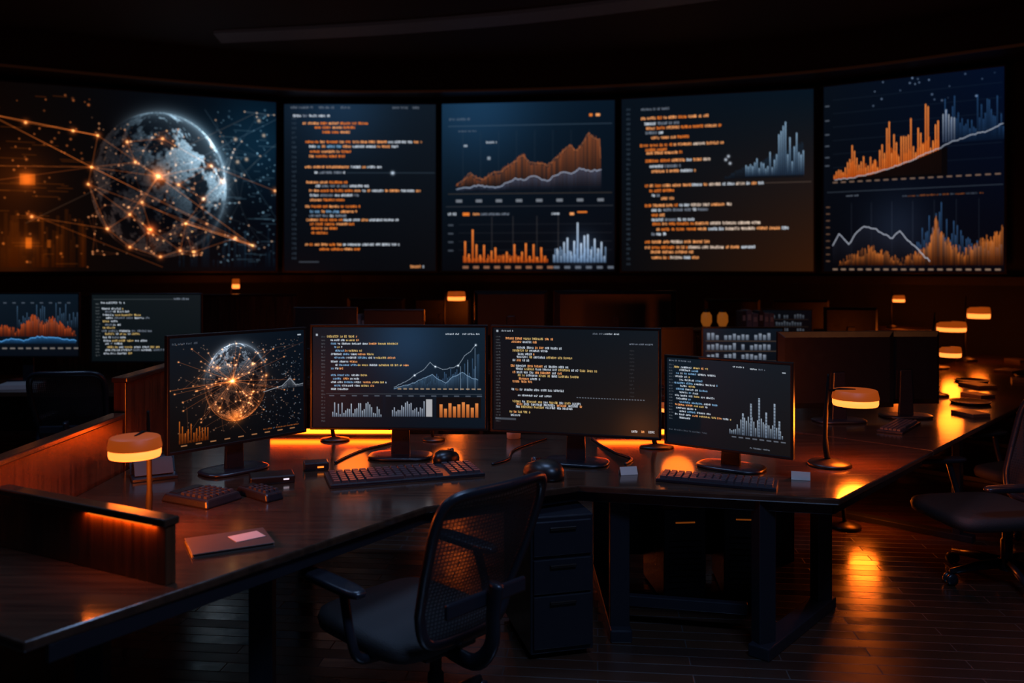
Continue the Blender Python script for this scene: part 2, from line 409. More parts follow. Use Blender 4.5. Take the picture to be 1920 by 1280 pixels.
def paint_code_a():
    c = Cv(532, 195, 820, 508, KW, (20, 29, 39), (23, 31, 40), (14, 16, 20), (17, 18, 21), 5)
    c.glow(640, 195, 90, (10, 22, 34), .9)
    c.gutter(548, 222, 492, 9)
    for xa, xb in [(545, 590), (598, 630), (640, 660), (738, 770), (776, 792)]: c.text(xa, 201, xb, 4, [GY], .8)
    L = [(217, 549, 622, 0), (231, 568, 694, 1), (239, 590, 672, 1), (248, 605, 660, 1), (266, 573, 796, 2), (275, 580, 750, 3), (284, 582, 660, 1), (293, 580, 652, 1), (313, 572, 720, 2), (323, 590, 650, 0),
         (342, 575, 655, 1), (349, 592, 694, 0), (357, 580, 794, 2), (366, 582, 675, 0), (375, 582, 650, 1), (387, 572, 678, 1), (396, 582, 672, 3), (404, 580, 655, 0), (412, 575, 750, 2), (420, 582, 668, 1), (428, 584, 635, 1), (436, 584, 620, 1),
         (458, 572, 752, 2), (467, 600, 680, 1)]
    for y, a, b, k in L:
        if k == 2: m = a+(b-a)*.4; c.text(a, y, m, 4.6, [OR, OR2], 1); c.text(m, y, b, 4.6, [WH, WH, OR2], 1)
        elif k == 3: c.text(a, y, b, 4.6, [WH, BL, OR2], 1)
        else: c.text(a, y, b, 4.6, [[WH, GY], [OR, OR, OR2]][k], 1)
    c.rect(650, 323, 818, 324.3, (60, 75, 88), .7); c.glow(738, 324, 3.5, WH, .9)
    c.rect(560, 490, 598, 492, GY, .5); c.text(772, 499, 800, 5, [OR2, WH])
    return c

def paint_charts():
    c = Cv(830, 192, 1155, 508, KW, (20, 36, 50), (16, 28, 40), (14, 16, 20), (15, 16, 20), 6)
    c.glow(900, 195, 110, (14, 30, 46), .8)
    c.rect(842, 234, 1150, 235.5, (80, 98, 115), .5); c.text(845, 222, 890, 4, [BL, GY], .6); c.rect(1108, 216, 1114, 221, OR); c.rect(1120, 216, 1128, 221, OR2)
    c.text(862, 245, 900, 3, [GY], .6); c.text(915, 266, 938, 4, [WH]); c.rect(872, 270, 879, 274, WH, .7); c.rect(917, 293, 923, 299, WH, .6)
    for x in range(870, 1140, 34): c.rect(x, 245, x+.8, 360, (70, 80, 90), .3)
    A = [(858, 347), (872, 336), (885, 323), (897, 333), (910, 336), (925, 325), (940, 322), (955, 312), (968, 303), (985, 291), (998, 305), (1012, 306), (1030, 312), (1042, 300), (1050, 296), (1062, 282), (1072, 274), (1085, 284), (1096, 270), (1108, 252), (1118, 262), (1127, 264), (1129, 300)]
    c.area(A, 350, (158, 82, 46), (38, 24, 19), .82, 5, .55); c.poly(A, 1.2, (225, 130, 75), .55, jag=2.5)
    W = [(858, 354), (880, 351), (900, 346), (920, 350), (940, 350), (955, 342), (970, 334), (985, 338), (1000, 331), (1015, 334), (1030, 340), (1045, 330), (1060, 324), (1075, 327), (1090, 317), (1110, 323), (1130, 320)]
    c.area(W, 358, (66, 72, 92), (18, 20, 26), .9, 2, .4); c.poly(W, 1.6, (165, 180, 205), .8, jag=1.8)
    c.rect(842, 362, 1150, 363.3, (110, 92, 75), .5); c.ticks(857, 1140, 38, 376, 12, 5.5, (150, 155, 164), .7)
    c.rect(838, 386, 1152, 387.2, (80, 80, 85), .6)
    c.text(842, 401, 862, 5, [WH]); c.rect(870, 398, 883, 404, OR); c.text(890, 401, 962, 4.5, [OR2, GY]); c.text(1038, 401, 1056, 4.5, [WH]); c.rect(1072, 399, 1080, 404, OR2); c.rect(1086, 397, 1104, 400, OR)
    for y in (420, 436, 452, 468): c.rect(842, y, 852, y+3, GY, .5); c.rect(862, y, 1150, y+.8, (70, 70, 75), .4)
    for x in (925, 965, 1010, 1050): c.rect(x, 405, x+1.2, 492, (75, 70, 70), .6)
    H = [40, 16, 62, 34, 14, 33, 8, 22, 28, 6, 12, 20, 8, 34, 10, 20, 36, 12, 34, 10, 28, 12]
    for i, h in enumerate(H): c.grad(873+i*7.2, 492-h, 876.4+i*7.2, 492, (240, 130, 60), (180, 76, 26))
    c.bars(871, 1032, 3.1, 492, lambda t, r: r.uniform(3, 16), (205, 95, 35), (160, 66, 22), .6)
    H = [14, 26, 12, 38, 46, 20, 40, 74, 36, 50, 52, 24, 44, 26, 38, 12]
    for i, h in enumerate(H): c.grad(1041+i*6.3, 492-h, 1044+i*6.3, 492, (180, 196, 215), (88, 112, 142))
    c.bars(1041, 1140, 3.1, 492, lambda t, r: r.uniform(6, 30), (120, 145, 175), (70, 90, 115), .6)
    c.glow(1093, 468, 30, (45, 58, 75), .6)
    c.ticks(870, 1032, 20, 501, 11, 5, (170, 115, 85), .8); c.ticks(1042, 1145, 20, 501, 11, 5, GY, .8)
    return c

def paint_code_b():
    c = Cv(1166, 180, 1528, 508, KW, (17, 24, 32), (15, 26, 36), (15, 17, 20), (52, 29, 17), 7)
    c.gutter(1176, 200, 495, 9.5)
    c.text(1205, 202, 1262, 4, [GY])
    L = [(219, 1205, 1342, 1), (229, 1212, 1285, 0), (238, 1216, 1362, 1), (247, 1214, 1250, 0), (256, 1225, 1300, 1), (270, 1203, 1366, 2), (279, 1214, 1262, 1), (285, 1216, 1290, 1), (300, 1214, 1342, 2), (310, 1222, 1285, 0), (320, 1226, 1312, 2),
         (347, 1213, 1441, 2), (356, 1222, 1275, 1), (365, 1226, 1245, 0), (371, 1244, 1270, 1), (384, 1213, 1381, 2), (393, 1226, 1340, 0), (402, 1226, 1255, 1), (411, 1226, 1310, 0), (419, 1228, 1434, 2), (429, 1236, 1486, 2), (438, 1226, 1255, 0), (453, 1213, 1340, 2), (463, 1213, 1424, 2), (472, 1224, 1310, 1), (482, 1226, 1318, 2)]
    for y, a, b, k in L:
        if k == 2: m = a+(b-a)*.4; c.text(a, y, m, 4.8, [OR, OR2], 1); c.text(m, y, b, 4.8, [OR2, WH, (225, 200, 180)], 1)
        else: c.text(a, y, b, 4.8, [[WH, GY], [OR, OR2]][k], 1)
    c.rect(1440, 346, 1524, 347.4, (100, 84, 74), .6)
    c.area([(1365, 335), (1400, 318), (1440, 305), (1510, 275)], 338, (32, 50, 68), (14, 20, 28), .6, 3, .4)
    c.bars(1405, 1512, 4.0, 334, lambda t, r: (20+60*t)*r.uniform(.3, 1.1)+(34 if .55 < t < .7 else 0), (150, 185, 215), (34, 52, 74), .45)
    for x, y in [(1373, 296), (1376, 309), (1368, 302)]: c.glow(x, y, 2.6, WH, .9)
    return c

def paint_bars():
    c = Cv(1543, 148, 1884, 505, KW, (16, 22, 30), (10, 21, 40), (13, 14, 18), (13, 13, 18), 8)
    for y in (185, 213, 240, 262, 284, 300): c.rect(1546, y, 1555, y+2.4, GY, .6)
    for y in range(175, 330, 26): c.rect(1562, y, 1880, y+.8, (55, 65, 78), .35)
    def hh(t, r):
        b = 14+92*t
        for p, a in ((.17, 36), (.53, 44), (.72, 25), (.86, 42)): b += a*math.exp(-((t-p)/.035)**2)
        return b*r.choice([r.uniform(.35, .7), r.uniform(.75, 1.08)], p=[.35, .65])
    c.bars(1564, 1774, 4.2, 328, lambda t, r: hh(t, r)*.6, (150, 68, 26), (110, 46, 18), .9)
    c.bars(1564, 1774, 4.6, 328, hh, (248, 138, 66), (196, 84, 28), .5)
    c.area([(1560, 331), (1640, 323), (1700, 308), (1745, 293), (1784, 280)], 332, (16, 13, 14), (15, 13, 14), .95)
    c.bars(1776, 1882, 3.4, 274, lambda t, r: r.uniform(20, 84), (44, 76, 116), (18, 30, 48), .5)
    c.bars(1776, 1800, 5, 272, lambda t, r: r.uniform(35, 60), (170, 180, 195), (60, 70, 90), .35)
    c.poly([(1566, 329), (1600, 327), (1640, 321), (1670, 315), (1700, 306), (1722, 300), (1745, 289), (1768, 283), (1790, 273), (1812, 268), (1830, 262), (1855, 258), (1882, 247)], 1.4, (175, 182, 195), .9, jag=1.2)
    c.stars(20, 1640, 150, 1870, 200, (170, 190, 220), 1.4)
    c.ticks(1562, 1880, 17, 334, 10, 2.6, (165, 128, 104), .7); c.rect(1550, 352, 1882, 353.2, (80, 90, 102), .6); c.text(1590, 361, 1615, 3, [GY]); c.text(1700, 366, 1850, 3, [OR, GY], .5)
    for y in range(380, 490, 13): c.rect(1548, y, 1556, y+2.4, (150, 105, 78), .6)
    for x in range(1600, 1880, 40): c.rect(x, 375, x+.8, 495, (60, 66, 78), .45)
    c.glow(1690, 425, 60, (22, 28, 38), .6)
    c.bars(1728, 1880, 3.2, 478, lambda t, r: (26+68*math.exp(-((t-.28)/.22)**2))*r.uniform(.35, 1.1), (58, 94, 138), (20, 28, 40), .45)
    A = [(1575, 492), (1590, 482), (1605, 476), (1620, 470), (1640, 462), (1655, 470), (1668, 474), (1685, 482), (1700, 486), (1715, 480), (1730, 470), (1745, 462), (1754, 446), (1764, 408), (1772, 438), (1782, 446), (1800, 464), (1815, 470), (1830, 462), (1850, 448), (1865, 446), (1882, 426)]
    G = [(1562, 455), (1568, 445), (1575, 433), (1586, 444), (1595, 453), (1604, 440), (1612, 430), (1626, 420), (1640, 424), (1650, 425), (1665, 436), (1682, 443), (1690, 434), (1696, 430), (1706, 442), (1715, 450), (1735, 470), (1752, 486)]
    c.area(G, 492, (36, 38, 48), (16, 15, 18), .5)
    c.area(A, 493, (226, 122, 52), (60, 28, 14), .92, 9, .6); c.poly(G, 1.6, (180, 186, 200), .95, jag=2)
    c.ticks(1562, 1880, 17, 501, 10, 3, (180, 144, 118), .75)
    return c

def paint_m1():
    c = Cv(330, 628, 568, 838, 1.4, (22, 29, 37), (16, 24, 33), (20, 16, 14), (14, 17, 22), 11)
    c.text(334, 640, 380, 3.5, [GY], .6); c.rect(555, 636, 562, 639, WH, .8)
    c.stars(260, 340, 640, 560, 820, (200, 140, 100), .9); c.stars(140, 480, 650, 562, 820, (170, 180, 190), .8)
    c.glow(436, 722, 55, (80, 38, 12), .45)
    c.globe(441, 722, 55, 76, -.1, .9, .15, 1.1, (170, 185, 200), (255, 120, 40), .9)
    c.web(60, 392, 660, 492, 790, (190, 95, 45), .22, 22)
    R = c.rng
    for _ in range(46):
        a = R.uniform(0, 6.283); l = R.uniform(25, 120); x, y = 434+math.cos(a)*l, 719+math.sin(a)*l*.75
        c.line((434, 719), (x, y), .7, (205, 95, 35), .4); c.glow(x, y, 1.5, (255, 150, 80), .9)
    for _ in range(30):
        x, y = R.uniform(350, 550), R.uniform(660, 800); c.line((x, y), (x+R.uniform(-50, 50), y+R.uniform(-40, 40)), .7, (150, 75, 35), .35)
    c.glow(434, 719, 9, (255, 120, 40), .9); c.glow(434, 719, 3, (255, 220, 170), 1); c.glow(440, 790, 12, (255, 120, 35), .6)
    for x, y in [(408, 690), (495, 715), (470, 745), (412, 768), (470, 690)]: c.node(x, y, 1.6, (255, 120, 40))
    c.bars(345, 392, 4.6, 826, lambda t, r: r.uniform(10, 42)*(1.1-t*.5), (180, 92, 36), (80, 36, 12), .4)
    c.bars(345, 392, 2.4, 826, lambda t, r: r.uniform(4, 24), (120, 56, 20), (70, 32, 12), .6)
    c.poly([(490, 748), (525, 740), (540, 726), (552, 742), (566, 740)], 1.0, WH, .8); c.area([(512, 746), (530, 738), (541, 722), (552, 740), (566, 742)], 746, (150, 155, 165), (50, 55, 65), .6, 2, .4)
    c.ticks(348, 560, 24, 830, 10, 2.4, (210, 140, 90), .7); c.text(490, 824, 560, 3, [GY, OR], .6)
    return c

def paint_m2():
    c = Cv(580, 616, 914, 800, 1.4, (21, 29, 36), (25, 38, 50), (16, 21, 27), (19, 27, 36), 12)
    c.glow(760, 640, 70, (12, 24, 38), .9)
    for x in (588,): c.rect(586, 628, 590, 632, WH, .8)
    c.gutter(597, 634, 792, 6.2, (95, 100, 105))
    c.text(608, 633, 668, 4.2, [YL, OR2]); c.text(838, 628, 865, 3, [WH]); c.text(870, 628, 908, 3, [GY, WH])
    R = c.rng
    for y, a, b in [(640, 615, 672), (646.5, 616, 750), (653, 622, 640), (659.5, 624, 676), (666, 616, 700), (672.5, 622, 742), (679, 616, 668), (685.5, 624, 770), (692, 616, 640), (704, 616, 690), (710.5, 620, 672), (717, 616, 724), (723.5, 622, 700), (730, 616, 650)]:
        m = a+(b-a)*R.uniform(.3, .7); c.text(a, y, m, 3.8, [WH, BL]); c.text(m, y, b, 3.8, [YL, OR2, WH])
    W = [(738, 726), (760, 716), (778, 704), (795, 694), (808, 680), (818, 688), (832, 693), (850, 690), (862, 686), (874, 668), (886, 660), (896, 648)]
    W2 = [(738, 729), (765, 722), (778, 718), (790, 712), (800, 708), (812, 702), (825, 712), (838, 718), (852, 706), (870, 698), (884, 706), (900, 712)]
    c.bars(790, 902, 3.0, 731, lambda t, r: (14+40*t)*r.uniform(.4, 1.3), (60, 88, 118), (24, 34, 46), .45)
    c.area(W2, 731, (62, 88, 114), (24, 34, 44), .8, 2, .5); c.poly(W2, 1.0, (130, 160, 190), .9, jag=1.5); c.poly(W, .9, (155, 170, 185), .85, jag=1)
    for p in W[2::3]: c.glow(p[0], p[1], 2, (220, 220, 220), .8)
    for x, h in ((894, 78), (880, 56), (866, 44)): c.rect(x, 731-h, x+1.2, 731, (125, 150, 175), .7)
    c.ticks(745, 902, 11, 729, 7, 2.4, (200, 165, 130), .7)
    c.rect(606, 738, 908, 739, (90, 95, 100), .6); c.ticks(612, 905, 22, 742, 10, 2, GY, .6)
    c.rect(610, 744, 716, 782, (20, 25, 31), .9); c.rect(722, 744, 814, 782, (20, 25, 31), .9); c.rect(820, 744, 906, 782, (24, 20, 20), .9)
    c.bars(618, 712, 3.6, 781, lambda t, r: r.uniform(4, 28), (160, 172, 186), (95, 110, 128), .6)
    c.bars(734, 796, 3.6, 780, lambda t, r: r.uniform(6, 30), (155, 165, 180), (90, 102, 120), .6)
    c.rect(800, 748, 812, 780, (175, 176, 180), .95)
    for i in range(9):
        h = [24, 16, 26, 20, 24, 28, 24, 18, 26][i]; c.grad(826+i*8.6, 781-h, 832+i*8.6, 781, (225, 135, 72), (150, 78, 38))
    return c

def paint_m3():
    c = Cv(928, 617, 1233, 812, 1.4, (18, 25, 31), (25, 30, 36), (17, 20, 24), (42, 29, 23), 13)
    c.rect(934, 621, 938, 625, WH, .8); c.text(944, 623, 968, 3.2, [WH]); c.text(1116, 625, 1165, 3, [WH, GY]); c.text(1182, 643, 1226, 3, [GY])
    c.gutter(934, 634, 800, 5.8, (95, 98, 102)); c.gutter(1183, 655, 740, 7, (62, 62, 65))
    for y, a, b, k in [(637, 952, 1045, 1), (643, 964, 1015, 0), (654, 974, 1060, 0), (660, 966, 1035, 2), (666, 976, 1010, 0), (672, 974, 1080, 2), (678, 966, 1000, 0), (689, 962, 1075, 0), (695, 972, 1125, 2), (701, 966, 1060, 0), (707, 976, 1095, 2), (713, 978, 1020, 0), (719, 966, 1005, 1),
                       (734, 964, 1065, 0), (745, 976, 1210, 3), (757, 966, 1095, 2), (762, 974, 1100, 0), (767, 972, 1080, 2), (777, 960, 1000, 1), (783, 962, 985, 0)]:
        cols = [[WH, WH, OR2], [YL, OR2], [WH, YL], [WH]][k]
        if k == 3: c.text(976, y, 1040, 3.8, [WH]); c.ticks(1086, 1210, 5, y, 3, 1.4, GY, .9)
        else: c.text(a, y, b, 4.0, cols)
    c.rect(932, 789, 972, 793, GY, .5); c.text(1186, 803, 1198, 4, [WH]); c.text(1204, 803, 1212, 4, [OR2]); c.text(1216, 803, 1228, 4, [WH])
    c.glow(1200, 800, 40, (60, 28, 10), .5)
    return c

def paint_m4():
    c = Cv(1252, 672, 1472, 842, 1.4, (24, 33, 42), (26, 32, 38), (18, 24, 31), (28, 25, 25), 14)
    c.text(1256, 678, 1300, 3, [GY]); c.text(1374, 682, 1396, 3, [WH]); c.text(1404, 684, 1432, 3, [GY, WH]); c.rect(1458, 686, 1464, 688, WH, .8)
    c.gutter(1256, 686, 800, 6, (100, 105, 112))
    for i, (a, b) in enumerate([(1266, 1330), (1276, 1312), (1270, 1345), (1268, 1296), (1276, 1320), (1266, 1350), (1278, 1310), (1270, 1330), (1276, 1316), (1268, 1342), (1270, 1300), (1276, 1352), (1268, 1330), (1270, 1310), (1276, 1336), (1268, 1372), (1276, 1300)]):
        c.text(a, 690+i*6.3, b, 3.8, [WH, BL] if i % 3 else [YL, OR2, WH])
    c.bars(1368, 1460, 3.2, 812, lambda t, r: (10+22*math.sin(t*3.1))*r.uniform(.5, 1.3), (155, 170, 186), (66, 78, 94), .55)
    for x, h in ((1390, 42), (1404, 62), (1418, 74), (1430, 48), (1444, 66), (1452, 34)):
        c.grad(x, 812-h, x+3, 812, (140, 155, 172), (85, 98, 115))
        for q in range(0, h, 6): c.rect(x, 812-q, x+3, 812-q+1, (30, 34, 40), .8)
    c.ticks(1372, 1460, 12, 817, 8, 2.5, GY, .7); c.text(1404, 834, 1440, 3, [GY]); c.text(1256, 816, 1330, 3, [GY], .5)
    return c

def paint_bm1():
    c = Cv(-40, 550, 148, 664, 1.1, (22, 31, 40), (18, 27, 36), (15, 20, 27), (17, 20, 26), 15)
    c.bars(40, 146, 3.4, 612, lambda t, r: r.uniform(8, 46), (60, 84, 108), (24, 33, 44), .45)
    c.area([(-40, 624), (0, 620), (20, 606), (38, 618), (60, 598), (72, 588), (84, 604), (100, 594), (120, 606), (144, 622)], 628, (200, 80, 34), (70, 26, 16), .9, 5, .5)
    W = [(-40, 642), (0, 640), (30, 632), (52, 636), (76, 628), (104, 630), (144, 636)]
    c.area(W, 642, (40, 90, 140), (16, 30, 46), .8, 1); c.poly(W, 1.6, (80, 150, 215), .95, jag=1.5)
    c.ticks(0, 144, 14, 650, 9, 3, (150, 140, 132), .7); c.ticks(0, 144, 16, 566, 6, 2.5, GY, .5)
    return c
def paint_bm2():
    c = Cv(171, 552, 376, 676, 1.1, (23, 29, 32), (27, 31, 34), (17, 22, 25), (18, 23, 25), 16)
    c.rect(174, 560, 340, 561.2, (80, 88, 92), .6); c.text(188, 568, 234, 4, [WH]); c.text(326, 560, 356, 3.5, [WH, GY])
    c.gutter(178, 570, 670, 6, (90, 95, 98))
    for i, (a, b) in enumerate([(190, 232), (196, 244), (192, 264), (198, 280), (192, 222), (196, 228), (192, 215), (190, 286), (196, 262), (192, 236), (194, 276), (196, 230), (200, 302), (196, 318), (194, 250)]):
        c.text(a, 578+i*6, b, 3.8, [WH, GY] if i % 2 else [YL, WH])
    return c
def paint_rows(seed, dim=1.0):
    c = Cv(0, 0, 120, 80, 1.0, (26, 32, 40), (20, 26, 34), (14, 17, 22), (16, 18, 22), seed)
    for r_ in range(4):
        y = 8+r_*18
        c.bars(6, 100, 6.5, y+13, lambda t, r: r.uniform(8, 13) if r.rand() < .8 else 0, (130, 140, 155), (70, 78, 90), .7)
        c.rect(4, y+14, 112, y+15.5, (90, 70, 55), .7)
    c.im *= dim
    return c

def add_screen(cv, W, H, parent, y, z0):
    nx, ny = cv.nx, cv.ny
    xs = np.linspace(-W/2, W/2, nx); zs = np.linspace(z0+H, z0, ny)
    XX, ZZ = np.meshgrid(xs, zs)
    co = np.stack([XX, np.full_like(XX, y), ZZ], -1).reshape(-1, 3).astype(np.float32)
    i, j = np.meshgrid(np.arange(ny-1), np.arange(nx-1), indexing='ij'); a = (i*nx+j).ravel()
    q = np.stack([a, a+nx, a+nx+1, a+1], -1).astype(np.int32)
    me = bpy.data.meshes.new("screen"); me.vertices.add(nx*ny); me.vertices.foreach_set("co", co.ravel())
    nf = len(q); me.loops.add(nf*4); me.loops.foreach_set("vertex_index", q.ravel())
    me.polygons.add(nf); me.polygons.foreach_set("loop_start", np.arange(nf, dtype=np.int32)*4)
    me.update(calc_edges=True)
    rgb = np.clip(cv.im/255., 0, 1.3)**2.2
    rgba = np.concatenate([rgb, np.ones((*rgb.shape[:2], 1))], -1).astype(np.float32)
    at = me.color_attributes.new("col", 'FLOAT_COLOR', 'POINT'); at.data.foreach_set("color", rgba.ravel())
    me.materials.append(M_SCREEN)
    o = bpy.data.objects.new("screen", me); COL.objects.link(o); o.parent = parent
    return o

def housing(parent, W, H, z0, b, t, m, rim=0.008):
    xo, xi = W/2+b, W/2; zb, zt = z0-b, z0+H+b
    vs = []; fs = []
    def ring(x, za, zb_, y): return [(-x, y, za), (x, y, za), (x, y, zb_), (-x, y, zb_)]
    vs += ring(xo, zb, zt, 0); vs += ring(xi, z0, z0+H, 0); vs += ring(xi, z0, z0+H, rim); vs += ring(xo, zb, zt, t*.55)
    vs += ring(xo*.90, zb+.08*H, zt-.08*H, t)
    for k in range(4):
        k2 = (k+1) % 4
        fs += [(k, k2, 4+k2, 4+k), (4+k, 4+k2, 8+k2, 8+k), (k2, k, 12+k, 12+k2), (12+k2, 12+k, 16+k, 16+k2)]
    fs += [(8, 9, 10, 11), (19, 18, 17, 16)]
    return B().add(vs, fs).obj("housing", m, parent, bevel=min(0.003, b*.3))

def monitor(pl, pr, ztop, zbot, cv, label, b=0.014, base_z=DZ, name="computer_monitor", neckback=.10):
    dx, dy = pr[0]-pl[0], pr[1]-pl[1]; Wt = math.hypot(dx, dy); rz = math.atan2(dy, dx)
    W = Wt-2*b; H = ztop-zbot-2*b
    r = root(name, label, "monitor", ((pl[0]+pr[0])/2, (pl[1]+pr[1])/2, base_z), rz)
    z0 = zbot-base_z+b
    housing(r, W, H, z0, b, 0.05, M_BLK2)
    if cv is not None: add_screen(cv, W, H, r, 0.0065, z0)
    else:
        B().box((0, .007, z0+H/2), (W, .002, H)).obj("screen", M_BLK2, r)
    n = B(); n.box((0, neckback-.03, (z0+H*.45)/2+.01), (.10, .022, z0+H*.45), taper=.75); n.obj("stand_neck", M_BLK, r, .004)
    n = B(); n.cushion((0, neckback-.03, .009), .34, .22, .018, 3); n.obj("stand_base", M_BLK, r)
    return r

# ------------------------------------------------------------------ room shell
wallc = catmull([(-8.2, 9.5, 0), (-6.75, 10.85, 0), (-3.35, 12.42, 0), (-1.05, 12.5, 0), (1.5, 12.2, 0), (4.1, 11.35, 0), (5.95, 10.1, 0), (7.4, 8.9, 0)], 6)
wallb = [(p.x*1.03, p.y+.25) for p in wallc]
def strip(cA, cB, z0, z1, name, m):
    b = B(); n = len(cA)
    for i in range(n-1):
        a0, a1, b0, b1 = cA[i], cA[i+1], cB[i], cB[i+1]
        vs = [(a0[0], a0[1], z0), (a1[0], a1[1], z0), (b1[0], b1[1], z0), (b0[0], b0[1], z0), (a0[0], a0[1], z1), (a1[0], a1[1], z1), (b1[0], b1[1], z1), (b0[0], b0[1], z1)]
        b.add(vs, [(3, 2, 1, 0), (4, 5, 6, 7), (0, 1, 5, 4), (2, 3, 7, 6)])
    return structure(b.obj(name, m))
wA = [(p.x, p.y) for p in wallc]
strip(wA, wallb, 0, 4.6, "wall_front", M_WALL)["label"] = "curved dark painted wall carrying the display panels"
structure(B().box((-8.3, 3.6, 2.3), (.2, 12.2, 4.6)).obj("wall_left", M_WALL), "dark painted side wall")
structure(B().box((7.5, 3.4, 2.3), (.2, 11.6, 4.6)).obj("wall_right", M_WALL), "dark painted side wall")
structure(B().box((-.4, -2.4, 2.3), (15.8, .2, 4.6)).obj("wall_back", M_WALL), "dark painted rear wall")
structure(B().box((-.4, 5.2, -.05), (16, 15.4, .1)).obj("floor", M_FLOOR), "glossy dark wood plank floor")
structure(B().box((-.4, 5.2, 4.65), (16, 15.4, .1)).obj("ceiling", M_CEIL), "dark painted ceiling")
sof = catmull([(-8.2, 8.9, 0), (-6.4, 10.2, 0), (-3.2, 11.7, 0), (-1, 11.85, 0), (1.4, 11.5, 0), (3.8, 10.65, 0), (5.5, 9.45, 0), (7.4, 8.0, 0)], 6)
strip([(p.x, p.y) for p in sof], wA, 4.14, 4.6, "trim_1", M_SOF)["label"] = "curved dark soffit above the display wall"
rim1 = [(p.x, p.y-.035) for p in sof]
strip(rim1, [(p.x, p.y) for p in sof], 4.14, 4.17, "trim_2", M_EDGE_GLOW)["label"] = "thin bronze soffit edge trim with painted-in orange glow"
low = [(p.x*.985, p.y-.16) for p in wallc]
strip(low, wA, 1.50, 1.60, "trim_3", M_SOF)["label"] = "dark ledge under the display panels"
strip([(p.x*.99, p.y-.05) for p in wallc], wA, 0, .12, "baseboard_front", M_WALL)["label"] = "dark baseboard"
B1 = catmull([(-3.7, 10.85, 0), (-1.5, 10.45, 0), (.5, 9.85, 0), (2.6, 8.9, 0)], 5); B2 = [(p.x+.06, p.y-.45) for p in B1]
strip([(p.x, p.y) for p in B1], B2, 4.56, 4.6, "trim_4", M_COVE)["label"] = "faint ceiling cove band"

# ------------------------------------------------------------------ display wall
def wall_panel(pl, pr, cv, label):
    dx, dy = pr[0]-pl[0], pr[1]-pl[1]; Wt = math.hypot(dx, dy); rz = math.atan2(dy, dx)
    r = root("wall_display", label, "display screen", ((pl[0]+pr[0])/2, (pl[1]+pr[1])/2, 1.635), rz, "curved wall of large displays")
    b = .025; W = Wt-2*b; H = 2.44-2*b
    housing(r, W, H, b, b, .10, M_BLK2, .006)
    add_screen(cv, W, H, r, .005, b)
wall_panel((-6.62, 10.62), (-3.32, 12.10), paint_globe_wall(), "large wall display showing a globe with orange network lines")
wall_panel((-3.29, 12.22), (-1.07, 12.25), paint_code_a(), "large wall display with lines of orange and white code")
wall_panel((-1.03, 12.22), (1.46, 11.92), paint_charts(), "large wall display with orange area chart and bar charts")
wall_panel((1.50, 11.88), (3.97, 11.16), paint_code_b(), "large wall display with orange code and small blue bars")
wall_panel((4.02, 11.08), (5.74, 9.90), paint_bars(), "large wall display with tall orange bars and line charts")

# ------------------------------------------------------------------ corner desk
desk = root("corner_desk", "large angular dark laminate corner desk with metal legs", "desk")
top = [(-1.3, 2.27), (-.356, 3.556), (.305, 3.90), (1.414, 3.678), (2.29, 4.64), (1.79, 5.1), (-1.9, 5.1), (-1.9, 2.6)]
B().prism(top, DZ-.03, DZ).obj("tabletop", M_DESK, desk, .007)
ins = [(-1.27, 2.33), (-.37, 3.60), (.30, 3.95), (1.40, 3.73), (2.22, 4.64)]
ap = B()
for i in range(4):
    a, b_ = Vector((*ins[i], 0)), Vector((*ins[i+1], 0)); m_ = (a+b_)/2; d = b_-a
    ap.box((m_.x, m_.y, DZ-.055), (d.length, .02, .05), math.atan2(d.y, d.x))
ap.obj("apron", M_MET, desk, .002)
for (x, y) in [(1.12, 3.80), (1.55, 4.28), (.50, 3.98), (.50, 4.8), (-1.35, 2.75), (-1.75, 2.75), (-.95, 3.25), (-1.2, 5.0), (1.6, 5.0)]:
    B().box((x, y, (DZ-.03)/2), (.09, .06, DZ-.03), .4 if x > 1 else 0).obj("leg", M_MET, desk, .004)
for a, b_ in [((1.08, 3.74), (1.60, 4.34)), ((.50, 3.9), (.50, 4.9))]:
    d = (b_[0]-a[0], b_[1]-a[1]); B().box(((a[0]+b_[0])/2, (a[1]+b_[1])/2, .028), (math.hypot(*d), .10, .056), math.atan2(d[1], d[0])).obj("foot_bar", M_MET, desk, .006)
B().box((.80, 4.06, .12), (.62, .04, .05), -.20).obj("stretcher", M_MET, desk, .004)
B().box((1.0, 4.85, .34), (.9, .03, .5)).obj("modesty_panel", M_BLK, desk, .003)
B().box((.90, 4.35, .60), (.55, .22, .03)).obj("cable_tray", M_MET, desk, .003)

wing = root("long_desk", "long dark glossy side desk running toward the display wall", "desk")
u = Vector((.675, .738)); nrm = Vector((-.738, .675)); s0 = Vector((2.297, 4.648)); L = 6.0
pp = [s0, s0+u*L, s0+u*L+nrm*1.2, s0+nrm*1.2]
B().prism([tuple(p) for p in pp], DZ-.03, DZ).obj("tabletop", M_DESK, wing, .007)
for t in (.9, 2.6, 4.2, 5.8):
    for w in (.12, 1.08):
        p = s0+u*t+nrm*w; B().box((p.x, p.y, (DZ-.03)/2), (.07, .05, DZ-.03), .83).obj("leg", M_MET, wing, .004)
    a = s0+u*t+nrm*.6; B().box((a.x, a.y, .02), (1.15, .08, .04), math.atan2(nrm.y, nrm.x)).obj("foot_bar", M_MET, wing, .004)
p = s0+u*3+nrm*1.12; B().box((p.x, p.y, .45), (5.6, .03, .45), math.atan2(u.y, u.x)).obj("modesty_panel", M_BLK, wing, .003)

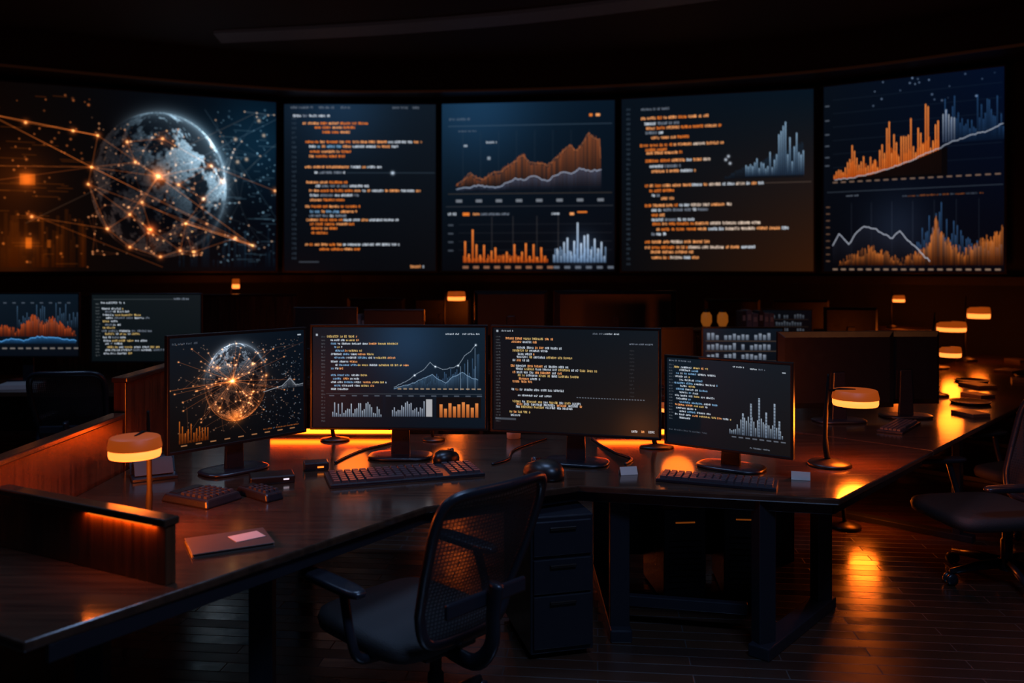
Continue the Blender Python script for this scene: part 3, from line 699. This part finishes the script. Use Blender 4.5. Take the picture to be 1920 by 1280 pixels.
def partition(a, b_, z0, z1, t, label, m=M_WOOD):
    d = (b_[0]-a[0], b_[1]-a[1]); L_ = math.hypot(*d)
    r = root("desk_partition", label, "partition", ((a[0]+b_[0])/2, (a[1]+b_[1])/2, z0), math.atan2(d[1], d[0]))
    B().box((0, 0, (z1-z0-.025)/2), (L_, t, z1-z0-.025)).obj("panel", m, r, .003)
    B().box((0, 0, (z1-z0)-.0125), (L_+.012, t+.02, .025)).obj("top_rail", M_DESK, r, .005)
    return r
npart = partition((-1.075, 2.69), (-1.84, 3.08), DZ, .93, .04, "low dark wood divider standing across the desk end")
# made-up amber strip and light, added under the divider rail near its open end
B().box((-.22, .025, .1835), (.30, .006, .003)).obj("added_rail_strip", M_BAR, npart)
ml = bpy.data.lights.new("added_rail_light", 'AREA'); ml.shape = 'RECTANGLE'; ml.size = .34; ml.size_y = .006; ml.energy = .7; ml.color = (1, .18, .012)
mo = bpy.data.objects.new("added_rail_light", ml); COL.objects.link(mo); mo.parent = npart; mo.location = (-.22, .027, .181); mo.rotation_euler = (-.25, 0, 0)
partition((-1.94, 2.95), (-1.94, 4.2), 0, 1.0, .05, "dark wood side partition along the desk")
partition((-1.95, 4.24), (-1.95, 5.12), 0, 1.17, .06, "taller dark wood partition beside the screens")

# ------------------------------------------------------------------ monitors
monitor((-1.56, 3.86), (-1.065, 4.43), 1.408, .862, paint_m1(), "black monitor showing a glowing globe with orange rays")
monitor((-1.05, 4.43), (-.125, 4.40), 1.42, .874, paint_m2(), "black monitor with code, blue line chart and bars")
monitor((-.112, 4.40), (.728, 4.17), 1.42, .870, paint_m3(), "black monitor filled with lines of pale code")
monitor((.78, 4.38), (1.318, 4.0), 1.270, .812, paint_m4(), "smaller black monitor with code and white bar chart")

# ------------------------------------------------------------------ lamps
def desk_lamp(loc, rz, label):
    r = root("desk_lamp", label, "lamp", loc, rz, "amber desk lamps")
    B().lathe([(.0, 0), (.105, 0), (.108, .008), (.10, .018), (.05, .026), (.02, .034), (.001, .036)]).obj("lamp_base", M_BRONZE, r)
    B().tube(catmull([(-.01, 0, .03), (-.022, 0, .12), (-.02, 0, .24), (-.012, 0, .36), (-.006, 0, .46)], 5), [.015]*6+[.012]*6+[.009]*6+[.006]*3, 12).obj("lamp_stem", M_STEM, r)
    B().tube([(-.014, 0, .372), (.05, 0, .385), (.13, 0, .380)], .006, 8).obj("lamp_arm", M_STEM, r)
    B().lathe([(.02, .382), (.100, .381), (.106, .377), (.113, .344), (.113, .336), (.09, .335)]).obj("lamp_shade", M_SHADE, r, loc=(.13, 0, 0))
    B().lathe([(.09, .338), (.110, .335), (.110, .312), (.106, .303), (.03, .302)]).obj("lamp_diffuser", M_GLOW, r, loc=(.13, 0, 0))
    return r
lampA = desk_lamp((1.60, 4.30, DZ), 0.0, "glowing amber desk lamp with slim bronze stem")
def lamp_copy(x, y, z, s, label, rz=0.0):
    return dup_at(lampA, (x, y, z), rz, label, s)
def bulb(lamp, e):
    l = bpy.data.lights.new("bulb", 'POINT'); l.energy = e; l.color = (1.0, .15, .008); l.shadow_soft_size = .09
    o = bpy.data.objects.new("bulb", l); COL.objects.link(o); o.location = (.13, 0, .205); o.parent = lamp
lamps = [(lampA, 20)]
lamps.append((lamp_copy(-1.41, 3.30, DZ, (.84, .84, .96), "glowing amber desk lamp behind the low wooden divider", -math.pi/2), 22))
lamps.append((lamp_copy(3.30, 6.6, DZ, (.7, .7, 1), "amber desk lamp on the long side desk"), 4))
lamps.append((lamp_copy(4.18, 8.42, DZ, (1.2, 1.2, 1.2), "amber desk lamp farther along the side desk"), 7))
lamps.append((lamp_copy(4.82, 9.05, DZ, (1.0, 1.0, 1.5), "tall amber desk lamp at the end of the side desk"), 5))
lamps.append((lamp_copy(4.5, 10.1, 1.0, (.6, .6, 1.0), "amber lamp standing on a low cabinet"), 3))
lamps.append((lamp_copy(-.7, 9.05, 1.0, (.85, .85, 1.2), "amber lamp on a low cabinet beside binders"), 8))
lamps.append((lamp_copy(-3.45, 10.5, 1.0, (.4, .4, 1.5), "small amber lamp on a low cabinet"), 8))
lamps.append((lamp_copy(-1.02, 4.92, DZ, (.8, .6, .68), "small amber lamp behind the monitors"), 1.4))
lamps.append((lamp_copy(-.45, 4.92, DZ, (.6, .6, .62), "small amber lamp behind the monitors"), 1.2))
lamps.append((lamp_copy(.80, 4.72, DZ, (.9, .6, .66), "small amber lamp behind the monitors"), 1.8))
lamps.append((lamp_copy(2.20, 5.62, 0, (.9, .9, 1.3), "low amber floor lamp under the long desk"), 8))
for l_, e in lamps: bulb(l_, e)
for x, y, ln in ((-1.05, 5.04, .75), (.95, 5.02, .9)):
    r = root("light_bar", "slim orange light bar along the rear desk edge", "lamp", (x, y, DZ), 0, "rear desk light bars")
    B().box((0, 0, .008), (ln+.02, .04, .016)).obj("bar_body", M_BLK, r, .003); B().box((0, -.003, .030), (ln, .028, .028)).obj("bar_glow", M_BAR, r, .004)
    l = bpy.data.lights.new("bar_light", 'AREA'); l.shape = 'RECTANGLE'; l.size = ln; l.size_y = .04; l.energy = 3.5; l.color = (1, .15, .008)
    o = bpy.data.objects.new("bar_light", l); COL.objects.link(o); o.parent = r; o.location = (0, -.022, .04); o.rotation_euler = (math.radians(80), 0, 0)

# ------------------------------------------------------------------ chairs
def office_chair(loc, rz, label):
    r = root("office_chair", label, "chair", loc, rz, "mesh back office chairs")
    sb = B(); sb.lathe([(.045, .07), (.05, .10), (.04, .13)], 20)
    for k in range(5):
        a = k*2*math.pi/5+.3
        sb.tube([(.03*math.cos(a), .03*math.sin(a), .105), (.18*math.cos(a), .18*math.sin(a), .095), (.33*math.cos(a), .33*math.sin(a), .07)], [.028, .024, .016], 10, flat=.8)
    sb.obj("star_base", M_BLK, r)
    for k in range(5):
        a = k*2*math.pi/5+.3; c = B()
        for s in (-.016, .016):
            c.lathe([(.010, -.010), (.030, -.009), (.032, 0), (.030, .009), (.010, .010)], 18, (.33*math.cos(a)-s*math.sin(a), .33*math.sin(a)+s*math.cos(a), .032), Matrix.Rotation(a, 4, 'Z') @ Matrix.Rotation(math.pi/2, 4, 'X'))
        c.box((.33*math.cos(a), .33*math.sin(a), .05), (.02, .02, .04)); c.obj("caster", M_BLK, r)
    B().lathe([(.03, .12), (.03, .23), (.022, .24), (.022, .35)], 18).obj("gas_column", M_MET, r)
    B().box((0, .05, .345), (.24, .28, .03)).obj("seat_plate", M_BLK, r, .006)
    B().cushion((0, .16, .395), .54, .58, .08, 5).obj("seat", M_FAB, r)
    def yy(x, z): return -.17-(z-.42)*.34+.040*(x/.25)**2+.02*math.exp(-((z-.58)/.1)**2)
    zc, hz, hx = .70, .28, .25
    pts = []
    for k in range(60):
        a = 2*math.pi*k/60; ca, sa = math.cos(a), math.sin(a)
        x = abs(ca)**(2/7)*math.copysign(1, ca)*hx; z = zc+abs(sa)**(2/7)*math.copysign(1, sa)*hz
        x *= .78+.22*max(0, min(1, (z-.42)/.35))
        pts.append((x, yy(x, z), z))
    B().tube(pts, .021, 12, closed=True, flat=.75).obj("backrest_frame", M_BLK, r)
    g = B(); vs = []; fs = []; n = 18
    for i in range(n+1):
        for j in range(n+1):
            zz = -1+2*i/n; xx = -1+2*j/n
            z = zc+zz*(hz-.005); lim = (hx-.004)*(1-abs(zz)**9*.14)*(.78+.22*max(0, min(1, (z-.42)/.35))); x = xx*lim
            vs.append((x, yy(x, z), z))
    for i in range(n):
        for j in range(n): a = i*(n+1)+j; fs.append((a, a+1, a+n+2, a+n+1))
    g.add(vs, fs, True); g.obj("backrest_mesh", M_MESH, r)
    B().tube(catmull([(0, -.02, .345), (0, -.20, .335), (0, -.29, .42), (0, -.300, .54), (0, -.315, .64)], 5), .030, 12, flat=.6).obj("back_support", M_MET, r)
    B().box((0, -.268, .58), (.38, .02, .055)).obj("lumbar_bar", M_BLK, r, .008)
    for s in (-1, 1):
        ar = B(); ar.cushion((s*.32, .19, .60), .075, .36, .028, 3.6); a = ar.obj("armrest", M_BLK, r)
        B().tube(catmull([(s*.16, .05, .350), (s*.29, .06, .36), (s*.325, .07, .44), (s*.32, .12, .59)], 6), .017, 10).obj("arm_support", M_BLK, a)
    return r
ch = office_chair((-.28, 3.13, 0), math.radians(46), "black mesh back office chair with armrests at the corner desk")
dup_at(ch, (2.70, 4.66, 0), math.radians(98), "black mesh back office chair on star base beside the long desk")
dup_at(ch, (3.48, 5.50, 0), math.radians(112), "black office chair standing by the long side desk")
dup_at(ch, (-3.15, 6.25, 0), math.radians(8), "black mesh back office chair at the rear desk")
dup_at(ch, (-4.35, 6.2, 0), math.radians(-12), "black mesh back office chair at the rear desk")
dup_at(ch, (4.60, 6.55, 0), math.radians(70), "black office chair standing by the long side desk")

# ------------------------------------------------------------------ pedestal and computer towers
pd = root("drawer_pedestal", "dark metal drawer pedestal under the corner desk", "cabinet", (.16, 4.0, 0), math.radians(14))
B().box((0, 0, .325), (.29, .50, .60)).obj("body", M_MET, pd, .006)
for z, h in ((.53, .15), (.365, .15), (.165, .23)):
    d = B().box((0, -.256, z), (.265, .014, h)).obj("drawer", M_MET, pd, .004)
    B().box((0, -.268, z+h/2-.03), (.12, .012, .012)).obj("handle", M_BRONZE, d, .003)
for x in (-.11, .11):
    for y in (-.2, .2): B().lathe([(.015, 0), (.02, .003), (.02, .03)], 14, (x, y, 0)).obj("foot", M_BLK, pd)
for x, y, rz, lab in ((.86, 4.55, .1, "black computer tower with small orange light under the desk"), (1.22, 4.60, -.08, "black computer tower standing under the desk")):
    r = root("computer_tower", lab, "computer", (x, y, 0), rz, "computer towers under the desk")
    B().box((0, 0, .25), (.22, .42, .48)).obj("case", M_BLK, r, .006)
    g = B()
    for q in range(9): g.box((0, -.214, .08+q*.03), (.17, .008, .012))
    g.obj("front_grille", M_MET, r); B().box((0, -.2135, .42), (.10, .006, .006)).obj("indicator_light", M_LEDD, r)

# ------------------------------------------------------------------ things on desk
def keyboard(loc, rz, w, d, label, nx=19, ny=6):
    r = root("computer_keyboard", label, "keyboard", loc, rz)
    B().box((0, 0, .008), (w, d, .016)).obj("keyboard_body", M_BLK, r, .004)
    k = B(); cw = (w-.03)/nx; cd = (d-.03)/ny
    for j in range(ny):
        i = 0
        while i < nx:
            span = 5 if (j == 0 and i == 4) else 1
            if not (i in (14,) and w > .6):
                k.box((-w/2+.015+(i+span/2)*cw, -d/2+.015+(j+.5)*cd, .021), (cw*span*.84 if span == 1 else cw*(span-.2), cd*.82, .012), taper=.86 if span == 1 else .97)
            i += span
    o = k.obj("keycaps", M_KEY, r); o["kind"] = "stuff"
    return r
keyboard((-.515, 4.085, DZ), math.radians(18.5), .73, .26, "full size black keyboard on the desk")
keyboard((.95, 3.96, DZ), math.radians(-20), .54, .17, "slim dark keyboard in front of the small screen", 15, 5)

def mouse(loc, rz, label, s=1.0):
    r = root("computer_mouse", label, "mouse", loc, rz); r.scale = (s, s, s)
    rings = [(1, 0), (1.02, .012), (.97, .03), (.82, .047), (.55, .058), (.25, .062), (.02, .063)]
    b = B(); vs = []; fs = []; n = 28
    for q, z in rings:
        for k in range(n):
            a = 2*math.pi*k/n; y = .095*math.sin(a)*q; vs.append((.058*math.cos(a)*q*(1-.12*math.sin(a)), y-.01*z/.06, z*(1-.25*max(0, math.sin(a)))))
    for i in range(len(rings)-1):
        for k in range(n): k2 = (k+1) % n; fs.append((i*n+k, i*n+k2, (i+1)*n+k2, (i+1)*n+k))
    fs.append(list(range(n))[::-1]); fs.append([6*n+k for k in range(n)])
    b.add(vs, fs, True); b.obj("shell", M_BLK2, r)
    B().lathe([(.004, -.007), (.012, -.006), (.014, 0), (.012, .006), (.004, .007)], 16, (0, .055, .042), Matrix.Rotation(math.pi/2, 4, 'Y')).obj("scroll_wheel", M_KEY, r)
    B().box((0, .035, .052), (.002, .06, .006), rx=-.25).obj("button_seam", M_BLK, r)
    return r
mouse((.145, 4.08, DZ), .5, "large rounded glossy black mouse", 1.4)
mouse((-.335, 4.40, DZ), -.4, "black mouse behind the keyboard", 1.0)

def remote(loc, rz, w, d, h, nx, ny, name, label, cat):
    r = root(name, label, cat, loc, rz)
    B().box((0, 0, h/2), (w, d, h), taper=.90).obj("body", M_BLK, r, .008)
    k = B()
    for i in range(nx):
        for j in range(ny): k.box((-w*.4+(i+.5)*w*.8/nx, -d*.42+(j+.5)*d*.6/ny, h+.004), (w*.8/nx*.7, d*.6/ny*.6, .012), taper=.8)
    k.obj("buttons", M_KEY, r, 0)
    B().box((0, d*.34, h+.001), (w*.7, d*.16, .004)).obj("display_window", M_BLK2, r, .001)
    return r
remote((-1.10, 3.72, DZ), math.radians(50), .09, .24, .035, 3, 4, "desk_telephone_handset", "black handset with keypad lying on the desk", "telephone")
remote((-1.33, 3.66, DZ), math.radians(62), .20, .28, .035, 5, 5, "desk_calculator", "dark desk calculator with raised keys", "calculator")
d = root("docking_station", "small black docking box with orange indicator light", "electronics", (-.97, 4.22, DZ), .3)
B().box((0, 0, .02), (.12, .08, .04)).obj("body", M_BLK, d, .006); B().box((.02, -.0415, .018), (.030, .004, .008)).obj("indicator_light", M_LEDO, d)
d = root("network_hub", "flat black hub with small white light", "electronics", (-1.12, 3.98, DZ), .35)
B().box((0, 0, .018), (.20, .12, .036)).obj("body", M_BLK2, d, .006); B().box((.06, -.0615, .02), (.025, .004, .006)).obj("indicator_light", M_LEDW, d)
nb = root("notebook", "thin closed dark notebook with loose paper on top", "notebook", (-1.02, 3.08, DZ), math.radians(28))
B().box((0, 0, .007), (.27, .19, .007)).obj("page_block", M_PAPER2, nb, .001); B().box((0, 0, .012), (.28, .2, .003)).obj("cover", M_PAPER2, nb, .001); B().box((0, 0, .0015), (.28, .2, .003)).obj("cover", M_PAPER2, nb, .001)
tag(B().box((0, 0, .001), (.11, .08, .0015), 0).obj("paper_sheet", M_PAPER, None, 0, (-.97, 3.12, DZ+.0138), .7), "small white paper sheet on the notebook", "paper")
for x, y, rz in ((.56, 4.12, .2), (1.36, 4.02, -.3)):
    r = root("name_card", "small folded white card standing on the desk", "card", (x, y, DZ), rz, "folded cards")
    B().box((0, -.012, .018), (.085, .002, .04), rx=-.5).obj("card_leaf", M_PAPER, r); B().box((0, .008, .018), (.085, .002, .04), rx=.5).obj("card_leaf", M_PAPER, r)
tag(B().lathe([(.035, 0), (.04, .004), (.042, .09), (.038, .09), (.035, .01), (.001, .008)], 24).obj("cup", M_PAPER, None, 0, (.01, 4.98, DZ)), "small pale cup at the rear desk edge", "cup")
r = root("letter_tray", "small slanted rack holding pale cards", "desk tray", (-1.70, 4.05, DZ), .5)
B().box((0, 0, .008), (.2, .14, .016)).obj("tray_base", M_BLK, r, .003)
for q in range(3): B().box((0, .0+q*.022, .05), (.17, .006, .08), rx=-.7).obj("card_stack", M_PAPER2, r)
B().box((0, .065, .05), (.2, .006, .09), rx=-.7).obj("tray_back", M_BLK, r)
for pts in ([(-.10, 4.30, 0), (-.02, 4.42, 0), (0, 4.60, 0), (.05, 4.72, 0), (.2, 4.95, 0)], [(.57, 4.30, 0), (.62, 4.42, 0), (.56, 4.55, 0), (.50, 4.75, 0), (.46, 4.96, 0)], [(-.90, 4.34, 0), (-.86, 4.5, 0), (-.80, 4.65, 0), (-.66, 4.85, 0)]):
    tag(B().tube(catmull([(a, b_, DZ+.006) for a, b_, _ in pts], 8), .006, 8).obj("cable", M_BLK), "thin black cable lying on the desk", "cable", "desk cables")

# dark screens seen from behind on the long desk
monitor((2.50, 5.62), (1.72, 5.56), 1.30, .80, None, "wide black monitor seen from behind beside the lamp")
monitor((2.87, 5.76), (2.38, 5.76), 1.29, .80, None, "dark monitor turned away on the long desk")
def simple_desk(cx, cy, w, d, rz, label):
    r = root("office_desk", label, "desk", (cx, cy, 0), rz)
    B().box((0, 0, DZ-.0175), (w, d, .035)).obj("tabletop", M_DESK, r, .004)
    for s in (-1, 1): B().box((s*(w/2-.05), 0, (DZ-.035)/2), (.04, d*.86, DZ-.035)).obj("side_panel", M_WOOD, r, .003)
    B().box((0, d*.32, .45), (w-.16, .025, .42)).obj("modesty_panel", M_BLK, r, .002)
    return r
simple_desk(-4.2, 7.35, 3.7, 1.1, 0, "dark office desk carrying two lit monitors")
monitor((-4.72, 7.42), (-3.77, 7.44), 1.495, .93, paint_bm1(), "monitor with orange and blue area chart on rear desk")
monitor((-3.68, 7.44), (-2.71, 7.46), 1.49, .885, paint_bm2(), "monitor with pale code lines on rear desk")
tag(B().box((0, 0, .02), (.3, .22, .04), .2).obj("paper_stack", M_PAPER, None, .002, (-4.05, 7.05, DZ)), "stack of papers on the rear desk", "paper")
simple_desk(.90, 8.7, 2.5, .9, 0, "dark office desk with monitors facing away")
for a, b_ in ((.36, -.38), (1.66, .42)): monitor((a, 8.62), (b_, 8.62), 1.48, 1.0, None, "dark monitor seen from behind on rear desk")
simple_desk(-1.2, 10.4, 1.8, .8, 0, "dark office desk near the display wall")
simple_desk(2.9, 10.0, 1.6, .8, -.2, "dark office desk near the display wall")
for a, b_, y in ((-.5, -1.2, 10.4), (-1.3, -2.0, 10.4), (2.9, 2.25, 10.0), (3.65, 3.0, 9.85)): monitor((a, y), (b_, y), 1.34, .98, None, "dark monitor seen from behind on rear desk")
simple_desk(1.72, 7.0, 1.4, .7, 0, "dark office desk carrying a lit screen")
monitor((1.55, 6.98), (2.22, 6.95), 1.23, .84, paint_rows(31), "monitor with rows of pale blocks on rear desk")
monitor((1.08, 7.02), (1.50, 7.05), 1.22, .84, None, "small dark monitor on rear desk")
simple_desk(3.02, 8.55, 1.4, .7, -.1, "dark office desk with dim screens")
monitor((2.50, 8.55), (3.0, 8.5), 1.30, .95, paint_rows(33, .55), "dim monitor with pale rows on rear desk")
monitor((3.60, 8.42), (3.1, 8.5), 1.32, .95, None, "dark monitor seen from behind on rear desk")
simple_desk(-1.35, 7.6, 1.5, .7, 0, "dark office desk with dim screens")
monitor((-1.95, 7.6), (-1.38, 7.6), 1.36, .98, None, "small dark monitor on rear desk")
monitor((-1.32, 7.6), (-.78, 7.6), 1.34, .98, None, "small dark monitor on rear desk")

def cabinet(cx, cy, w, d, rz, label, h=1.0):
    r = root("low_cabinet", label, "cabinet", (cx, cy, 0), rz)
    B().box((0, 0, h/2-.01), (w, d, h-.02)).obj("body", M_WOOD, r, .004); B().box((0, 0, h-.01), (w+.03, d+.03, .02)).obj("cabinet_top", M_DESK, r, .003)
    n = max(1, round(w/.5))
    for i in range(n):
        o = B().box((-w/2+(i+.5)*w/n, -d/2-.008, h/2), (w/n-.015, .016, h-.12)).obj("door", M_WOOD, r, .003)
        B().box((-w/2+(i+.86)*w/n, -d/2-.024, h*.6), (.012, .016, .12)).obj("handle", M_BRONZE, o, .002)
    return r
cabinet(-1.3, 9.05, 1.7, .42, 0, "dark wood low cabinet with binders and lamp", 1.0)
cabinet(2.02, 7.90, .8, .3, 0, "dark wood low cabinet carrying lanterns and binders", 1.15)
cabinet(4.45, 10.12, .9, .4, -.45, "dark wood low cabinet near the display wall")
cabinet(-3.6, 10.5, 1.8, .4, .3, "dark wood low cabinet near the display wall")
random.seed(4)
def binders(x, y, z, n, grp, wts=(.035, .06), hh=(.20, .27)):
    for i in range(n):
        w = random.uniform(*wts); h = random.uniform(*hh)
        r = root("ring_binder", "pale grey ring binder standing upright" if i % 3 else "dark ring binder standing upright", "binder", (x+w/2, y, z), 0, grp)
        mm = M_BINDW if i % 3 else M_BINDD
        B().box((0, 0, h/2), (w*.94, .2, h)).obj("cover", mm, r, .003); B().box((0, -.101, h*.62), (w*.55, .003, h*.3)).obj("spine_label", M_PAPER, r)
        x += w
binders(-1.86, 9.02, 1.0, 10, "binders on the rear cabinet")
binders(2.10, 7.90, 1.15, 6, "binders on the middle cabinet", hh=(.14, .18))
for x, y in ((1.80, 7.90), (1.95, 7.90)):
    r = root("small_lantern", "small dim glass lantern with warm glow", "lantern", (x, y, 1.15), 0, "small lanterns")
    B().lathe([(.03, 0), (.04, .006), (.04, .02)], 20).obj("lantern_base", M_BRONZE, r); B().lathe([(.03, .02), (.05, .06), (.048, .12), (.03, .15)], 20).obj("glass_globe", M_YGLOW, r); B().lathe([(.03, .15), (.03, .165), (.008, .18)], 20).obj("lantern_cap", M_BRONZE, r)
for t, w, s in ((2.3, .35, .2), (2.9, .5, .25), (3.5, .3, .22), (4.2, .55, .24), (1.35, .16, .2), (4.8, .4, .2), (5.3, .7, .22)):
    p = s0+u*t+nrm*w
    tag(B().box((0, 0, .012), (s, s*.7, .024), .0).obj("paper_stack", M_PAPER2, None, .002, (p.x, p.y, DZ), random.uniform(0, 2)), "flat stack of papers on the long desk", "paper", "paper stacks on the long desk")
keyboard((*(s0+u*.55+nrm*.36), DZ), .9, .44, .15, "dark keyboard on the long desk", 15, 5)
for t, w in ((1.9, .3), (3.2, .62), (3.9, .3)):
    p = s0+u*t+nrm*w
    r = root("round_tray", "shallow round black tray on the long desk", "tray", (p.x, p.y, DZ), 0, "round trays")
    B().lathe([(.11, 0), (.13, .004), (.14, .02), (.132, .02), (.12, .008), (.002, .006)], 30).obj("dish", M_BLK2, r)
partition((-4.9, 9.2), (-2.4, 9.5), 0, 1.42, .05, "dark wood room divider lit warm")

# ------------------------------------------------------------------ fill lights added at the ceiling, out of view
def area(loc, size, e, col):
    r = root("added_ceiling_fill", "unseen ceiling panel added for fill", "ceiling light", loc)
    l = bpy.data.lights.new("added_fill_light", 'AREA'); l.energy = e; l.color = col; l.shape = 'RECTANGLE'; l.size = size[0]; l.size_y = size[1]; l.spread = math.radians(120)
    o = bpy.data.objects.new("added_fill_light", l); COL.objects.link(o); o.parent = r; o.location = (0, 0, -.03)
    B().box((0, 0, 0), (size[0]+.1, size[1]+.1, .04)).obj("fill_panel_frame", M_MET, r, .005)
area((1.2, 1.2, 4.56), (1.4, .6), 75, (.32, .53, 1.0))
area((-.6, 4.6, 4.56), (1.4, .6), 26, (.34, .55, 1.0))
area((-3.6, 4.6, 4.56), (1.4, .6), 26, (.34, .55, 1.0))
area((3.8, 3.6, 4.56), (1.2, .6), 10, (1.0, .30, .08))

w = bpy.data.worlds.new("world"); SC.world = w; w.use_nodes = True
w.node_tree.nodes["Background"].inputs[0].default_value = (.003, .004, .007, 1)
SC.view_settings.view_transform = 'Standard'
SC.view_settings.look = 'None'

cam = bpy.data.cameras.new("camera"); co = bpy.data.objects.new("camera", cam); COL.objects.link(co)
co.location = (0, 0, 1.72); co.rotation_euler = (math.pi/2, 0, 0)
cam.lens = 30; cam.sensor_width = 36; cam.shift_y = -140/1920
cam.dof.use_dof = True; cam.dof.focus_distance = 4.15; cam.dof.aperture_fstop = 1.6
SC.camera = co
